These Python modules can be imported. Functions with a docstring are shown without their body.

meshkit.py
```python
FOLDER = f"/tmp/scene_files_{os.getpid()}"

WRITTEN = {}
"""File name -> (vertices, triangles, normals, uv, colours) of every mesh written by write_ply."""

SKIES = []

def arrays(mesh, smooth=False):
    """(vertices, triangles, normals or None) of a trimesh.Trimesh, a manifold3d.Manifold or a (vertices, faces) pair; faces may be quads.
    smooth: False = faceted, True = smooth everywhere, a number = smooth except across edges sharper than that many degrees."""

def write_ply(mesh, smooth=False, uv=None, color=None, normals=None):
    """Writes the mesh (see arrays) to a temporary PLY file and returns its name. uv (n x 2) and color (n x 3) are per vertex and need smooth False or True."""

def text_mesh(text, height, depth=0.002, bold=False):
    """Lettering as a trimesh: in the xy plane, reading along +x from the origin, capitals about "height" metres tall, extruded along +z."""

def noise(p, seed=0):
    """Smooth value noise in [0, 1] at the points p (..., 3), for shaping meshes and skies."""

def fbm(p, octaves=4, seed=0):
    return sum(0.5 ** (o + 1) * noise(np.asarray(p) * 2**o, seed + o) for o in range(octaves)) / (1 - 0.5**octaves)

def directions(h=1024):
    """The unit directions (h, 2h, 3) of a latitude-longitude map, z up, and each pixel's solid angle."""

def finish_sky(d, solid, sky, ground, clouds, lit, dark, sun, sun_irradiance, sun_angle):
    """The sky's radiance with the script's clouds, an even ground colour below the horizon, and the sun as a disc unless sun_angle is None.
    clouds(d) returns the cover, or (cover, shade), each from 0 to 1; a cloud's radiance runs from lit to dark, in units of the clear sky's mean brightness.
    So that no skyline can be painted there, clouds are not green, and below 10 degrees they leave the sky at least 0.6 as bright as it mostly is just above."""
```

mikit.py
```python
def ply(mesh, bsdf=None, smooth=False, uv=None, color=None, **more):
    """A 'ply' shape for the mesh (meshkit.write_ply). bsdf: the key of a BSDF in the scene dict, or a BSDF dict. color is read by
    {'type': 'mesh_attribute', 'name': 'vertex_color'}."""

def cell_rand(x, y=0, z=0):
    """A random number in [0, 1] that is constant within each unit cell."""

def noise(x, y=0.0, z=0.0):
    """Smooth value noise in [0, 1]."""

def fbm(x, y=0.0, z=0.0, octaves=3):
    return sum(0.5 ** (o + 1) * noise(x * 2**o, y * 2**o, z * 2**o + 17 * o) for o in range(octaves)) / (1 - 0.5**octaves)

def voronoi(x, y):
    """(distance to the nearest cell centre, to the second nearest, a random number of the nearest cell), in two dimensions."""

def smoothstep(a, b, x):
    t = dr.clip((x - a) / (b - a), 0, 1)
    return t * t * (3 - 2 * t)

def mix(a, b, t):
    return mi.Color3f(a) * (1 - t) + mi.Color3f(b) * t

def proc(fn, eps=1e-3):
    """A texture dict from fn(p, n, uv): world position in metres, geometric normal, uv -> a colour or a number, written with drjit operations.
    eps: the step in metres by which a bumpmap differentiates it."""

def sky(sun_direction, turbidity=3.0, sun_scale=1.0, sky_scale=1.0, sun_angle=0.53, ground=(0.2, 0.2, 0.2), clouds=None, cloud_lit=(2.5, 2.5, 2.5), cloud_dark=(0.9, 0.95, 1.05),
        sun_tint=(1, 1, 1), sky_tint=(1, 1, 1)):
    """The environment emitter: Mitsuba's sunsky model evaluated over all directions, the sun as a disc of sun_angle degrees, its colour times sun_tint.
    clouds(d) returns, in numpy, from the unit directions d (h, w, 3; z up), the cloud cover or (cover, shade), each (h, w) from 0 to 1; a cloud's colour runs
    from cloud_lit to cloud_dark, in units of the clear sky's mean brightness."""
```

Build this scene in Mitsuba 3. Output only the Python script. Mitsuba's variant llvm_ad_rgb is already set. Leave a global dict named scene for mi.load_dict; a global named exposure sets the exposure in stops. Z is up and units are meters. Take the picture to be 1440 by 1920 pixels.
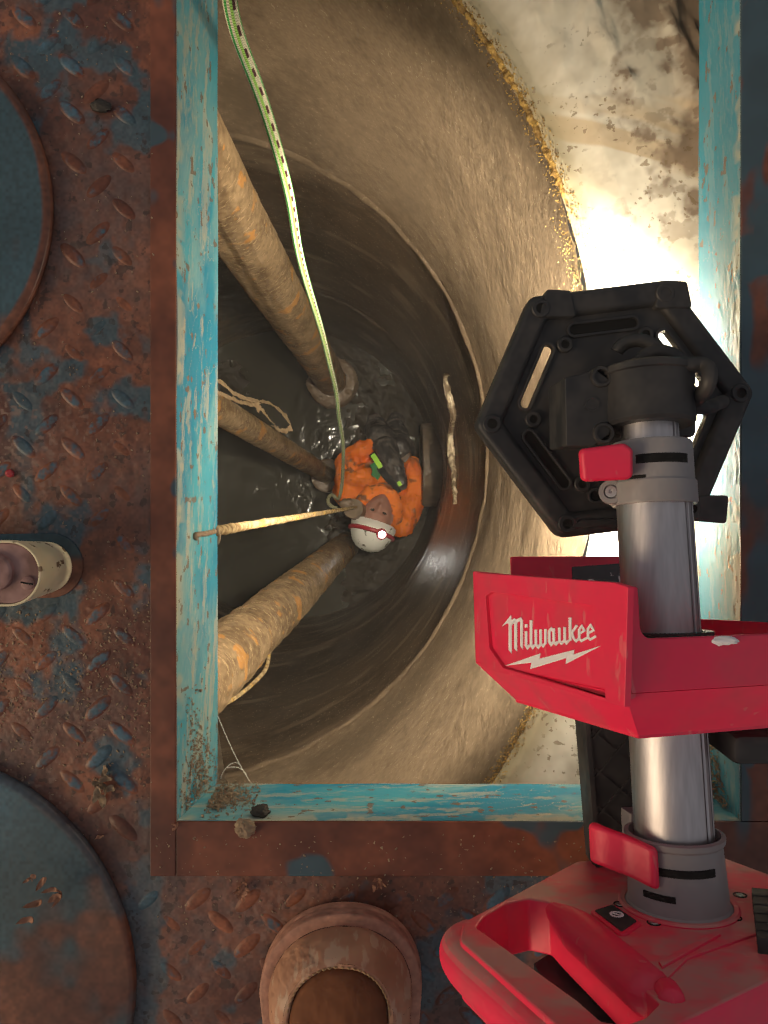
import math, random
import numpy as np
import trimesh
import mitsuba as mi
import drjit as dr
import mikit, meshkit
import manifold3d as m3
from shapely.geometry import Polygon, LineString, Point, box as sbox
from shapely.ops import unary_union
from mikit import proc, noise, fbm, smoothstep, mix, voronoi

T = mi.ScalarTransform4f
scene, labels = {'type': 'scene'}, {}

# ---------------------------------------------------------------- camera, sky, lamp, exposure
F = 1441.0                      # focal length in pixels of the 1440 x 1920 photograph
NX, NY = 715.0, 916.0           # where the plumb line under the lens falls in the photograph
CAM_Z = 0.75                    # lens above the deck plate
exposure = 0.0
SKY, SUN = 1.35, 1.5
LED_AREA, LED_WIDE, LED_BEAM, HEAD_LAMP = 3.2, 0.42, 6.4, 30.0
scene['camera'] = {
    'type': 'perspective', 'fov': 2 * math.degrees(math.atan(720 / F)), 'fov_axis': 'x', 'near_clip': 0.02, 'far_clip': 60.0,
    'principal_point_offset_x': -(NX - 720) / 1440, 'principal_point_offset_y': -(NY - 960) / 1920,
    'to_world': T().look_at(origin=[0, 0, CAM_Z], target=[0, 0, -1], up=[0, 1, 0])}
scene['sky'] = mikit.sky([-0.80, -0.30, 0.42], turbidity=4, sun_scale=SUN, sky_scale=SKY, sun_angle=30, clouds=lambda d: 1.0,
                         cloud_lit=(2.2, 2.15, 2.2), sun_tint=(1, 0.97, 0.95))

# ---------------------------------------------------------------- helpers
V = lambda *a: np.array(a, float)


def at(px, py, z):
    """A point of the place at height z, from where the photograph shows it."""
    d = CAM_Z - z
    return V((px - NX) * d / F, -(py - NY) * d / F, z)


def ad(px, py, d):
    return at(px, py, CAM_Z - d)


def onplane(px, py, p0, n):
    o, r = V(0, 0, CAM_Z), V((px - NX) / F, -(py - NY) / F, -1)
    return o + r * (np.dot(p0 - o, n) / np.dot(r, n))


WC, WR = V(-0.552, 0.085), 0.82         # the shaft's axis and radius


def oncyl(px, py, R=WR):
    r = V((px - NX) / F, -(py - NY) / F)
    a, b, c = r @ r, -2 * r @ WC, WC @ WC - R * R
    d = (-b + math.sqrt(b * b - 4 * a * c)) / (2 * a)
    return V(r[0] * d, r[1] * d, CAM_Z - d)


def unit(v):
    v = np.asarray(v, float)
    return v / np.linalg.norm(v)


taken = {}


def key(name, parent=None):
    k = (parent + '__' if parent else '') + name
    if k not in taken:
        taken[k] = 0
        return k
    taken[k] += 1
    return f'{k}_{taken[k]:03d}'


def add(name, mesh, bsdf, parent=None, smooth=30, uv=None, **more):
    k = key(name, parent)
    scene[k] = mikit.ply(mesh, bsdf, smooth=smooth, uv=uv, **more)
    return k


def tag(k, label=None, category=None, group=None, kind=None):
    labels[k] = {n: v for n, v in (('label', label), ('category', category), ('group', group), ('kind', kind)) if v}
    return k


def cat(ms):
    return trimesh.util.concatenate([m if isinstance(m, trimesh.Trimesh) else tm(m) for m in ms])


def tm(man):
    m = man.to_mesh()
    return trimesh.Trimesh(np.array(m.vert_properties[:, :3]), np.array(m.tri_verts), process=False)


def frame(origin, x, y, z):
    M = np.eye(4)
    M[:3, 0], M[:3, 1], M[:3, 2], M[:3, 3] = x, y, z, origin
    return M


def move(mesh, M):
    m = mesh.copy()
    m.apply_transform(M)
    return m


def inset(p, c, hole=False):
    g = p.buffer(-c, join_style=2, mitre_limit=3) if c else p
    return max(g.geoms, key=lambda q: q.area) if hasattr(g, 'geoms') else g


def prism(poly, z0, z1, c=0.0, steps=3, both=False):
    """The polygon extruded from z0 to z1, its upper (and lower) rim rounded by c."""
    poly = inset(poly.simplify(min(3e-5, 0.1 * c) if c else 0), 0)
    prof = [(0.0, z1 - c)] + [(c * (1 - math.cos(a)), z1 - c + c * math.sin(a)) for a in np.linspace(0, math.pi / 2, steps + 1)[1:]] if c else [(0.0, z1)]
    prof = ([(i, z0 + z1 - z) for i, z in prof[::-1]] if both else [(0.0, z0)]) + prof
    vs, fs, off = [], [], 0
    rings = [[poly.exterior] + list(poly.interiors)]

    def ringpts(r, ccw):
        a = np.array(r.coords)[:-1]
        s = ((a[:, 0] * np.roll(a[:, 1], -1) - np.roll(a[:, 0], -1) * a[:, 1]).sum()) > 0
        a = a if s == ccw else a[::-1]
        if c:
            while len(a) > 6:                                   # drop points that crowd their neighbour
                d = np.linalg.norm(np.roll(a, -1, 0) - a, axis=1)
                if d.min() > 0.25 * c:
                    break
                a = np.delete(a, d.argmin(), 0)
        return a
    for ri, r in enumerate(rings[0]):
        a = ringpts(r, ri == 0)
        n = len(a)
        e = np.roll(a, -1, 0) - a
        e /= np.linalg.norm(e, axis=1, keepdims=True) + 1e-12
        nl = np.c_[-e[:, 1], e[:, 0]]
        m = nl + np.roll(nl, 1, 0)
        m = m / np.maximum((m * m).sum(1, keepdims=True) / 2, 0.25)
        loops = [np.c_[a + m * i, np.full(n, z)] for i, z in prof]
        for k in range(len(loops)):
            vs.append(loops[k])
        for k in range(len(loops) - 1):
            b, t = off + k * n, off + (k + 1) * n
            i = np.arange(n); j = (i + 1) % n
            fs += [np.c_[b + i, b + j, t + j], np.c_[b + i, t + j, t + i]]
        off += n * len(loops)
        if ri == 0:
            ext = [loops[0][:, :2], loops[-1][:, :2]]; hol = [[], []]
        else:
            hol[0].append(loops[0][:, :2]); hol[1].append(loops[-1][:, :2])
    side = trimesh.Trimesh(np.vstack(vs), np.vstack(fs), process=False)
    if c > 1e-5 and not Polygon(ext[1], hol[1]).is_valid:
        return prism(poly, z0, z1, c * 0.6, steps, both)
    out = [side]
    for w, z, fl in ((0, prof[0][1], True), (1, prof[-1][1], False)):
        v, f = trimesh.creation.triangulate_polygon(Polygon(ext[w], hol[w]), engine='earcut')
        q = trimesh.Trimesh(np.c_[v, np.full(len(v), z)], f, process=False)
        if (q.face_normals[:, 2].mean() > 0) == fl:
            q.invert()
        out.append(q)
    m = trimesh.util.concatenate(out)
    m.merge_vertices()
    return m


def rbox(x0, x1, y0, y1, z0, z1, r=0.002, k=2):
    """A box with rounded edges."""
    r = min(r, (x1 - x0) / 2.01, (y1 - y0) / 2.01, (z1 - z0) / 2.01)
    p = sbox(x0 + r, y0 + r, x1 - r, y1 - r).buffer(r, quad_segs=k)
    return prism(p, z0, z1, r * 0.95, k, both=True)


def tube(pts, rad, n=10, caps=True):
    """A tube along the points; returns mesh and uv (turn, metres along)."""
    p = np.asarray(pts, float)
    rad = np.broadcast_to(np.asarray(rad, float), len(p))
    t = np.gradient(p, axis=0)
    t /= np.linalg.norm(t, axis=1, keepdims=True) + 1e-12
    u = np.cross(t[0], [0.31, 0.82, 0.47]); u /= np.linalg.norm(u)
    us = []
    for q in t:
        u = u - q * (u @ q); u /= np.linalg.norm(u); us.append(u)
    us = np.array(us); ws = np.cross(t, us)
    a = np.linspace(0, 2 * math.pi, n + 1)
    v = p[:, None] + rad[:, None, None] * (np.cos(a)[None, :, None] * us[:, None] + np.sin(a)[None, :, None] * ws[:, None])
    s = np.r_[0, np.cumsum(np.linalg.norm(np.diff(p, axis=0), axis=1))]
    uv = np.stack(np.broadcast_arrays((a / 2 / math.pi)[None], s[:, None]), -1).reshape(-1, 2)
    i, j = np.meshgrid(np.arange(len(p) - 1), np.arange(n), indexing='ij')
    b = (i * (n + 1) + j).ravel()
    f = np.vstack([np.c_[b, b + 1, b + n + 2], np.c_[b, b + n + 2, b + n + 1]])
    v = v.reshape(-1, 3)
    if caps:
        k = len(v)
        v = np.vstack([v, p[0], p[-1]]); uv = np.vstack([uv, uv[0], uv[-1]])
        j = np.arange(n); e = (len(p) - 1) * (n + 1)
        f = np.vstack([f, np.c_[np.full(n, k), j + 1, j], np.c_[np.full(n, k + 1), e + j, e + j + 1]])
    return trimesh.Trimesh(v, f, process=False), uv


def spline(ctrl, n):
    from scipy.interpolate import CubicSpline
    c = np.asarray(ctrl, float)
    s = np.r_[0, np.cumsum(np.linalg.norm(np.diff(c, axis=0), axis=1) ** 0.7)]
    return CubicSpline(s, c)(np.linspace(0, s[-1], n))


def lathe(prof, n=48):
    """Solid of revolution about z of an (r, z) profile going outside upwards."""
    p = np.asarray(prof, float)
    a = np.linspace(0, 2 * math.pi, n, endpoint=False)
    v = np.stack([p[:, None, 0] * np.cos(a), p[:, None, 0] * np.sin(a), np.broadcast_to(p[:, None, 1], (len(p), n))], -1).reshape(-1, 3)
    i, j = np.meshgrid(np.arange(len(p) - 1), np.arange(n), indexing='ij')
    b, c = i * n + j, i * n + (j + 1) % n
    b, c = b.ravel(), c.ravel()
    return trimesh.Trimesh(v, np.vstack([np.c_[b, c, c + n], np.c_[b, c + n, b + n]]), process=False)


def blob(c, r, seed, amp=0.3, freq=2.0, sub=2):
    m = trimesh.creation.icosphere(subdivisions=sub)
    v = m.vertices
    k = 1 + amp * (meshkit.fbm(v * freq + seed * 7.3, 3, seed) - 0.5) * 2
    return trimesh.Trimesh(v * k[:, None] * np.broadcast_to(r, 3) + c, m.faces, process=False)


def limb(chain):
    """manifold of the hulls of successive (point, radius) balls"""
    out = None
    balls = [m3.Manifold.sphere(r, 20).translate(list(map(float, p))) for p, r in chain]
    for a, b in zip(balls, balls[1:]):
        h = m3.Manifold.batch_hull([a, b])
        out = h if out is None else out + h
    return out


def soft(man, edge=0.02, it=8):
    m = tm(man.refine_to_length(edge))
    m.merge_vertices()
    trimesh.smoothing.filter_taubin(m, iterations=it)
    return m


# ---------------------------------------------------------------- materials
def C(*a):
    return mi.Color3f(*a)


def pbr(name, color, rough=0.6, spec=0.5, metal=0.0, bump=None, scale=1.0, eps=1e-3, **k):
    tex = lambda v: proc(v, eps) if callable(v) else ({'type': 'rgb', 'value': list(v)} if isinstance(v, (tuple, list)) else float(v))
    b = {'type': 'principled', 'base_color': tex(color), 'roughness': tex(rough), 'specular': spec, 'metallic': tex(metal), **k}
    if bump:
        b = {'type': 'bumpmap', 'bumptex': proc(bump, eps), 'scale': scale, 'nested': b}
    scene[name] = {'type': 'twosided', 'nested': b}


def rust(p, n=None):
    a = fbm(p.x * 14, p.y * 14, p.z * 14 + 3, 4)
    b = fbm(p.x * 90, p.y * 90, p.z * 90, 3)
    c = mix((0.084, 0.025, 0.014), (0.195, 0.066, 0.032), smoothstep(0.25, 0.75, a))
    return c * (0.55 + 0.9 * b)


def paint_blue(p):
    a = fbm(p.x * 30, p.y * 30, p.z * 30 + 9, 3)
    return mix((0.028, 0.044, 0.054), (0.042, 0.090, 0.122), a)


def plate_mask(p, lo):
    big = fbm(p.x * 5 + 3, p.y * 5 + 1, 2.0, 2)
    m = fbm(p.x * 26 + 5, p.y * 26, p.z * 4, 4)
    belt = smoothstep(0.32, 0.12, dr.abs(p.y + 0.04)) * 0.06      # bluer belt either side of the hatch's middle
    return smoothstep(lo - 0.03, lo + 0.11, m + (big - 0.5) * 0.35 + belt)


def deck_col(p, n, uv):
    c = mix(rust(p), paint_blue(p), plate_mask(p, 0.575 - 0.25 * smoothstep(0.34, 0.38, p.x) * smoothstep(-0.5, -0.3, p.y)))
    sp = noise(p.x * 420, p.y * 420, 1.0)
    dust = smoothstep(0.45, 0.75, fbm(p.x * 9 + 11, p.y * 9, 4.0, 3)) * smoothstep(0.55, 0.9, noise(p.x * 300, p.y * 300, 7.0))
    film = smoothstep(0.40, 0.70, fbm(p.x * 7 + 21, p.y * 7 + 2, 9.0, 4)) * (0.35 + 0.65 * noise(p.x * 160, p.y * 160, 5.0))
    c = mix(c, (0.098, 0.078, 0.077), film * 0.62)  # grey sheen of the plate put into its colour in patches
    pit = smoothstep(0.66, 0.74, fbm(p.x * 130, p.y * 130, 13.0, 3))
    c = mix(c, (0.022, 0.014, 0.011), pit * 0.6)
    return mix(c * (0.8 + 0.4 * sp), (0.21, 0.13, 0.10), dust * 0.7)


def lug_col(p, n, uv):
    top = smoothstep(0.0004, 0.0019, p.z + (fbm(p.x * 240, p.y * 240, 3.0, 3) - 0.5) * 0.0022)
    flank = mix(rust(p), paint_blue(p), plate_mask(p, 0.60))
    side_band = smoothstep(0.26, 0.16, dr.abs(p.y + 0.06)) * smoothstep(-0.20, -0.24, p.x)      # bluer crests beside the hatch
    crest = mix(rust(p), paint_blue(p) * C(1.35, 1.45, 1.55), plate_mask(p, 0.42 - 0.22 * side_band))
    return mix(flank, crest, top) * (0.8 + 0.4 * noise(p.x * 420, p.y * 420, 1.0))


deck_bump = lambda p, n, uv: fbm(p.x * 120, p.y * 120, p.z * 120, 3) * 0.7 + 0.5 * fbm(p.x * 30, p.y * 30, 1.0, 2)
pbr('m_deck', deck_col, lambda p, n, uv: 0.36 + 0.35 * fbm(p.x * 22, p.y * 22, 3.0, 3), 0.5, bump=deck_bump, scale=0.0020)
pbr('m_lug', lug_col, 0.46, 0.4, bump=deck_bump, scale=0.0004)


def bar_col(p, n, uv):
    edge = smoothstep(0.62, 0.7, fbm(p.x * 16 + 8, p.y * 16, 3.0, 3) + 0.10 * smoothstep(-0.208, -0.200, p.x) * smoothstep(-0.33, -0.30, p.y))
    edge = dr.maximum(edge, smoothstep(0.34, 0.35, p.x) * smoothstep(-0.36, -0.32, p.y) * smoothstep(0.36, 0.5, fbm(p.x * 30, p.y * 14, 7.0, 3)))
    return mix(rust(p) * C(1.0, 0.9, 0.9), paint_blue(p), edge)


pbr('m_bar', bar_col, 0.5, 0.45, bump=deck_bump, scale=0.0005)


def lid_col(p, n, uv):
    a = fbm(p.x * 10 + 2, p.y * 10, 5.0, 4)
    c = mix((0.020, 0.048, 0.062), (0.034, 0.092, 0.130), smoothstep(0.3, 0.75, fbm(p.x * 5, p.y * 5 + 4, 1.0, 3)))
    m = smoothstep(0.54, 0.66, a + 0.12 * smoothstep(-0.40, -0.50, p.y))
    e0 = dr.sqrt(dr.square(p.x + 0.512) + dr.square(p.y - 0.2696)) / 0.1925
    e1 = dr.sqrt(dr.square(p.x + 0.466) + dr.square(p.y + 0.4822)) / 0.227
    m = dr.maximum(m, dr.maximum(smoothstep(0.95, 0.975, e0 + (a - 0.5) * 0.05) * smoothstep(1.3, 1.2, e0), smoothstep(0.955, 0.985, e1 + (a - 0.5) * 0.08) * smoothstep(1.3, 1.2, e1) * 0.35))
    return mix(c, rust(p) * 0.8, m) * (0.8 + 0.4 * noise(p.x * 300, p.y * 300))


pbr('m_lid', lid_col, lambda p, n, uv: 0.38 + 0.3 * fbm(p.x * 12, p.y * 12, 8.0, 3), 0.5, bump=deck_bump, scale=0.0007)


def frame_col(p, n, uv):
    # s runs along the panel, z is the height on it: cloudy worn enamel, soft cream rubs, fine scratches
    s = dr.select(dr.abs(n.x) > 0.6, p.y, p.x)
    wx = fbm(s * 26 + 4, p.z * 40, 5.0, 3) - 0.5
    big = fbm(s * 8 + 3, p.z * 16, 2.0, 4)
    c = mix((0.050, 0.31, 0.385), (0.012, 0.20, 0.31), smoothstep(0.32, 0.66, big))
    hazy = smoothstep(0.36, 0.70, fbm(s * 13 + 7, p.z * 30 + s * 6, 6.0, 4))
    grain = fbm(s * 150, p.z * 420 + s * 60, 3.0, 3)
    c = mix(c, (0.20, 0.37, 0.36), hazy * (0.35 + 0.55 * grain))
    rub = smoothstep(0.46, 0.74, fbm(s * 17 + wx * 1.2 + p.z * 14, p.z * 120 + s * 9, 1.0, 4) + (grain - 0.5) * 0.35) * 0.8
    ln = dr.abs(fbm(s * 34 + p.z * 60, p.z * 55 - s * 12, 14.0, 2) - 0.5)
    fine = smoothstep(0.012, 0.003, ln) * smoothstep(0.45, 0.6, fbm(s * 22, p.z * 22, 18.0, 2)) * 0.5
    keep = 1 - 0.72 * smoothstep(0.30, 0.34, p.x)
    rub, fine = rub * keep, fine * keep
    c = mix(c, (0.012, 0.20, 0.31), 0.75 * smoothstep(0.30, 0.34, p.x))
    low = smoothstep(-0.022, -0.002, p.z) * smoothstep(0.45, 0.62, fbm(s * 40, p.z * 30, 3.0, 3)) * 0.6
    c = mix(c, (0.45, 0.40, 0.27), dr.minimum(rub * 0.68 + fine + low, 0.75))
    dirt = smoothstep(0.70, 0.76, fbm(s * 90, p.z * 130, 9.0, 4))
    return mix(c, (0.16, 0.10, 0.06), dirt * 0.8)


pbr('m_frame', frame_col, 0.42, 0.5, bump=lambda p, n, uv: fbm(p.x * 90, p.y * 90, p.z * 150, 3), scale=0.0012)


def mud_wall(p, n, uv):
    ang = dr.atan2(p.y - WC[1], p.x - WC[0])
    s = ang * WR
    grain = noise(s * 210, p.z * 210, 3.0)
    g2 = fbm(s * 60, p.z * 60, 5.0, 3)
    big = fbm(s * 4, p.z * 4, 2.0, 3)
    c = mix((0.092, 0.065, 0.040), (0.165, 0.118, 0.074), smoothstep(0.25, 0.75, big * 0.7 + g2 * 0.3))
    c = c * (0.90 + 0.20 * grain)
    # long smears left by sludge, running round the lower rings
    smear = smoothstep(0.54, 0.78, fbm(s * 5 + 3, p.z * 13 + s * 2, 7.0, 4)) * smoothstep(-0.95, -1.35, p.z)
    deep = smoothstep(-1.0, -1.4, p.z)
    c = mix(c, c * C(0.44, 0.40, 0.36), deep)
    c = mix(c, (0.15, 0.108, 0.068), smear * 0.6)
    pale = smoothstep(0.82, 0.92, noise(s * 260, p.z * 200, 9.0)) * smoothstep(0.45, 0.6, g2)
    return mix(c, (0.30, 0.235, 0.155), pale * 0.35)


def wall_bump(p, n, uv):
    s = dr.atan2(p.y - WC[1], p.x - WC[0]) * WR
    return fbm(s * 75, p.z * 60, 2.0, 4) + 0.35 * noise(s * 300, p.z * 260, 5.0) + 0.6 * fbm(s * 6, p.z * 30, 1.0, 2) * smoothstep(-0.9, -1.3, p.z)


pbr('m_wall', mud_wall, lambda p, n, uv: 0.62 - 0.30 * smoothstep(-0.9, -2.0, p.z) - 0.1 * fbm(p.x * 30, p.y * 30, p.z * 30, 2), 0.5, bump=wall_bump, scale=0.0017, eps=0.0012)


def crust_col(p, n, uv):
    a = fbm(p.x * 160, p.y * 160, p.z * 160, 3)
    return mix((0.16, 0.09, 0.025), (0.40, 0.245, 0.065), smoothstep(0.3, 0.7, a))


pbr('m_crust', crust_col, 0.8, 0.3)


def ledge_col(p, n, uv):
    r = dr.sqrt(dr.square(p.x - WC[0]) + dr.square(p.y - WC[1]))
    a = fbm(p.x * 18, p.y * 18, 1.0, 4)
    b = fbm(p.x * 70, p.y * 70, 3.0, 3)
    c = mix((0.47, 0.42, 0.33), (0.62, 0.57, 0.47), smoothstep(0.25, 0.75, a * 0.6 + b * 0.4))
    st = smoothstep(0.62, 0.72, fbm(p.x * 9 + p.y * 22, p.y * 7, 8.0, 4))
    c = mix(c, (0.40, 0.27, 0.13), st * 0.55)
    near = smoothstep(0.87, 0.825, r)  # shade along the rim painted in as a darker band
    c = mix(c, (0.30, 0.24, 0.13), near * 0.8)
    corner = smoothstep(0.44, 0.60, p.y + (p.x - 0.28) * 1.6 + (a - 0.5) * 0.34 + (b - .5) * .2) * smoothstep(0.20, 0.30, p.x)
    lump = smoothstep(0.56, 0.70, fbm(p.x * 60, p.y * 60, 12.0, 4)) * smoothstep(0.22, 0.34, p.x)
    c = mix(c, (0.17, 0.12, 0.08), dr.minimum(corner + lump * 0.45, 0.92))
    speck = smoothstep(0.69, 0.75, fbm(p.x * 190, p.y * 190, 4.0, 3)) * smoothstep(0.4, 0.6, a)
    return mix(c, (0.16, 0.11, 0.06), speck * 0.7)


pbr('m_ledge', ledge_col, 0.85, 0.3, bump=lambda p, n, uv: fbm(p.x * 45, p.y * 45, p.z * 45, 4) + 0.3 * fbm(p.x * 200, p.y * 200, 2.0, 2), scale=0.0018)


def muck_col(p, n, uv):
    a = fbm(p.x * 6, p.y * 6, 1.0, 3)
    return mix((0.030, 0.025, 0.019), (0.064, 0.053, 0.039), a)


pbr('m_muck', muck_col, 0.17, 0.7, bump=lambda p, n, uv: fbm(p.x * 75, p.y * 75, 1.0, 4), scale=0.020, eps=0.002)
pbr('m_water', lambda p, n, uv: mix((0.030, 0.029, 0.021), (0.042, 0.039, 0.028), fbm(p.x * 4, p.y * 4, 1.0, 3)), 0.16, 0.5, bump=lambda p, n, uv: fbm(p.x * 22, p.y * 22, 1.0, 4), scale=0.006, eps=0.003)


def pipe_col(p, n, uv):
    a = fbm(p.x * 22, p.y * 22, p.z * 9, 4)
    b = fbm(p.x * 90, p.y * 90, p.z * 60, 3)
    c = mix((0.115, 0.074, 0.038), (0.25, 0.172, 0.095), smoothstep(0.25, 0.75, 0.6 * a + 0.4 * b))
    o = smoothstep(0.62, 0.70, fbm(p.x * 20 + 5, p.y * 20, p.z * 14 + 2, 4)) * (0.5 + 0.5 * b)
    c = mix(c, (0.40, 0.175, 0.035), o * 0.85)
    pale = smoothstep(0.62, 0.72, fbm(p.x * 60, p.y * 60, p.z * 130, 3))
    c = mix(c, (0.38, 0.27, 0.15), pale * 0.5)
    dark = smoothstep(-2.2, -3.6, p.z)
    return mix(c, c * C(0.55, 0.5, 0.45), dark)         # darker along the lower length


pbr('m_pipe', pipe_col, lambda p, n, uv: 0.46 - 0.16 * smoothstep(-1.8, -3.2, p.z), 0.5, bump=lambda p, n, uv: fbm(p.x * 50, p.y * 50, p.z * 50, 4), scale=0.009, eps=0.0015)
pbr('m_flake', lambda p, n, uv: mix((0.20, 0.13, 0.07), (0.42, 0.30, 0.17), fbm(p.x * 60, p.y * 60, p.z * 60, 3)), 0.7)
pbr('m_wetflange', lambda p, n, uv: mix((0.10, 0.068, 0.045), (0.22, 0.16, 0.11), fbm(p.x * 30, p.y * 30, p.z * 30, 3)), 0.25, 0.6, bump=lambda p, n, uv: fbm(p.x * 60, p.y * 60, p.z * 60, 3), scale=0.01)


def rope_col(p, n, uv):
    st = uv.x * 15.0
    k = dr.floor(st)
    k3 = k - 5 * dr.floor(k / 5)
    v = uv.y * 30 + 0.5 * dr.floor(k / 2)
    dash = v - dr.floor(v)
    green, lime, white, black = C(0.09, 0.42, 0.09), C(0.36, 0.66, 0.14), C(0.74, 0.70, 0.50), C(0.10, 0.035, 0.04)
    c = dr.select(k3 < 0.5, white, dr.select(k3 < 1.5, dr.select(dash > 0.55, black, white), dr.select(k3 < 2.5, lime, dr.select(k3 < 3.5, white, green))))
    braid = 0.72 + 0.28 * dr.sin(uv.y * 1900 + 3.14 * k)
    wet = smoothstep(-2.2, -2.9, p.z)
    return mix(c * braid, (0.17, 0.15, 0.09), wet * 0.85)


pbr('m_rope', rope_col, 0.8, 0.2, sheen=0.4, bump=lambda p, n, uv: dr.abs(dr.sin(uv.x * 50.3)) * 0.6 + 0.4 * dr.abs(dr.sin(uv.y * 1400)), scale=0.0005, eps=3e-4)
pbr('m_rod', lambda p, n, uv: mix((0.13, 0.08, 0.035), mix((0.30, 0.22, 0.11), (0.50, 0.30, 0.04), smoothstep(0.6, 0.7, fbm(p.x * 30, p.y * 30, p.z * 30, 2))), smoothstep(0.35, 0.65, fbm(p.x * 120, p.y * 120, p.z * 90, 3))), 0.75)
pbr('m_weight', lambda p, n, uv: mix((0.07, 0.045, 0.028), (0.20, 0.14, 0.085), fbm(p.x * 40, p.y * 40, p.z * 25, 3)), 0.3, 0.6)


def red_col(p, n, uv):
    d = smoothstep(0.42, 0.8, fbm(p.x * 30, p.y * 30, p.z * 30, 4))
    sc = smoothstep(0.70, 0.76, fbm(p.x * 120 + p.y * 30, p.y * 40, p.z * 160, 3))
    return mix(mix((0.70, 0.016, 0.068), (0.60, 0.036, 0.075), d), (0.65, 0.20, 0.20), sc * 0.35)


def red_dusty(p, n, uv):
    up = smoothstep(0.3, 0.9, n.y)
    d = smoothstep(0.35, 0.7, fbm(p.x * 26, p.y * 60, p.z * 26, 4)) * up
    fine = fbm(p.x * 140, p.y * 140, p.z * 140, 3)
    return mix(red_col(p, n, uv), (0.40, 0.23, 0.20), dr.minimum(d * 0.75 + up * 0.16 + up * (fine - 0.4) * 0.35, 0.85))


pbr('m_red', red_col, lambda p, n, uv: 0.36 + 0.18 * fbm(p.x * 60, p.y * 60, p.z * 60, 3), 0.5, bump=lambda p, n, uv: noise(p.x * 1500, p.y * 1500, p.z * 1500), scale=0.00008, eps=3e-4)
pbr('m_red_dusty', red_dusty, lambda p, n, uv: 0.40 + 0.2 * fbm(p.x * 60, p.y * 60, p.z * 60, 3), 0.5)
pbr('m_black', lambda p, n, uv: mix((0.014, 0.015, 0.018), (0.036, 0.034, 0.034), smoothstep(0.35, 0.75, fbm(p.x * 35, p.y * 35, p.z * 35, 4))), lambda p, n, uv: 0.42 + 0.2 * fbm(p.x * 60, p.y * 60, p.z * 60, 2), 0.4)
pbr('m_hole', (0.006, 0.006, 0.006), 0.7, 0.2)
pbr('m_grey', lambda p, n, uv: mix((0.20, 0.19, 0.20), (0.26, 0.25, 0.255), fbm(p.x * 50, p.y * 50, p.z * 50, 3)), 0.42, 0.5)
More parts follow.
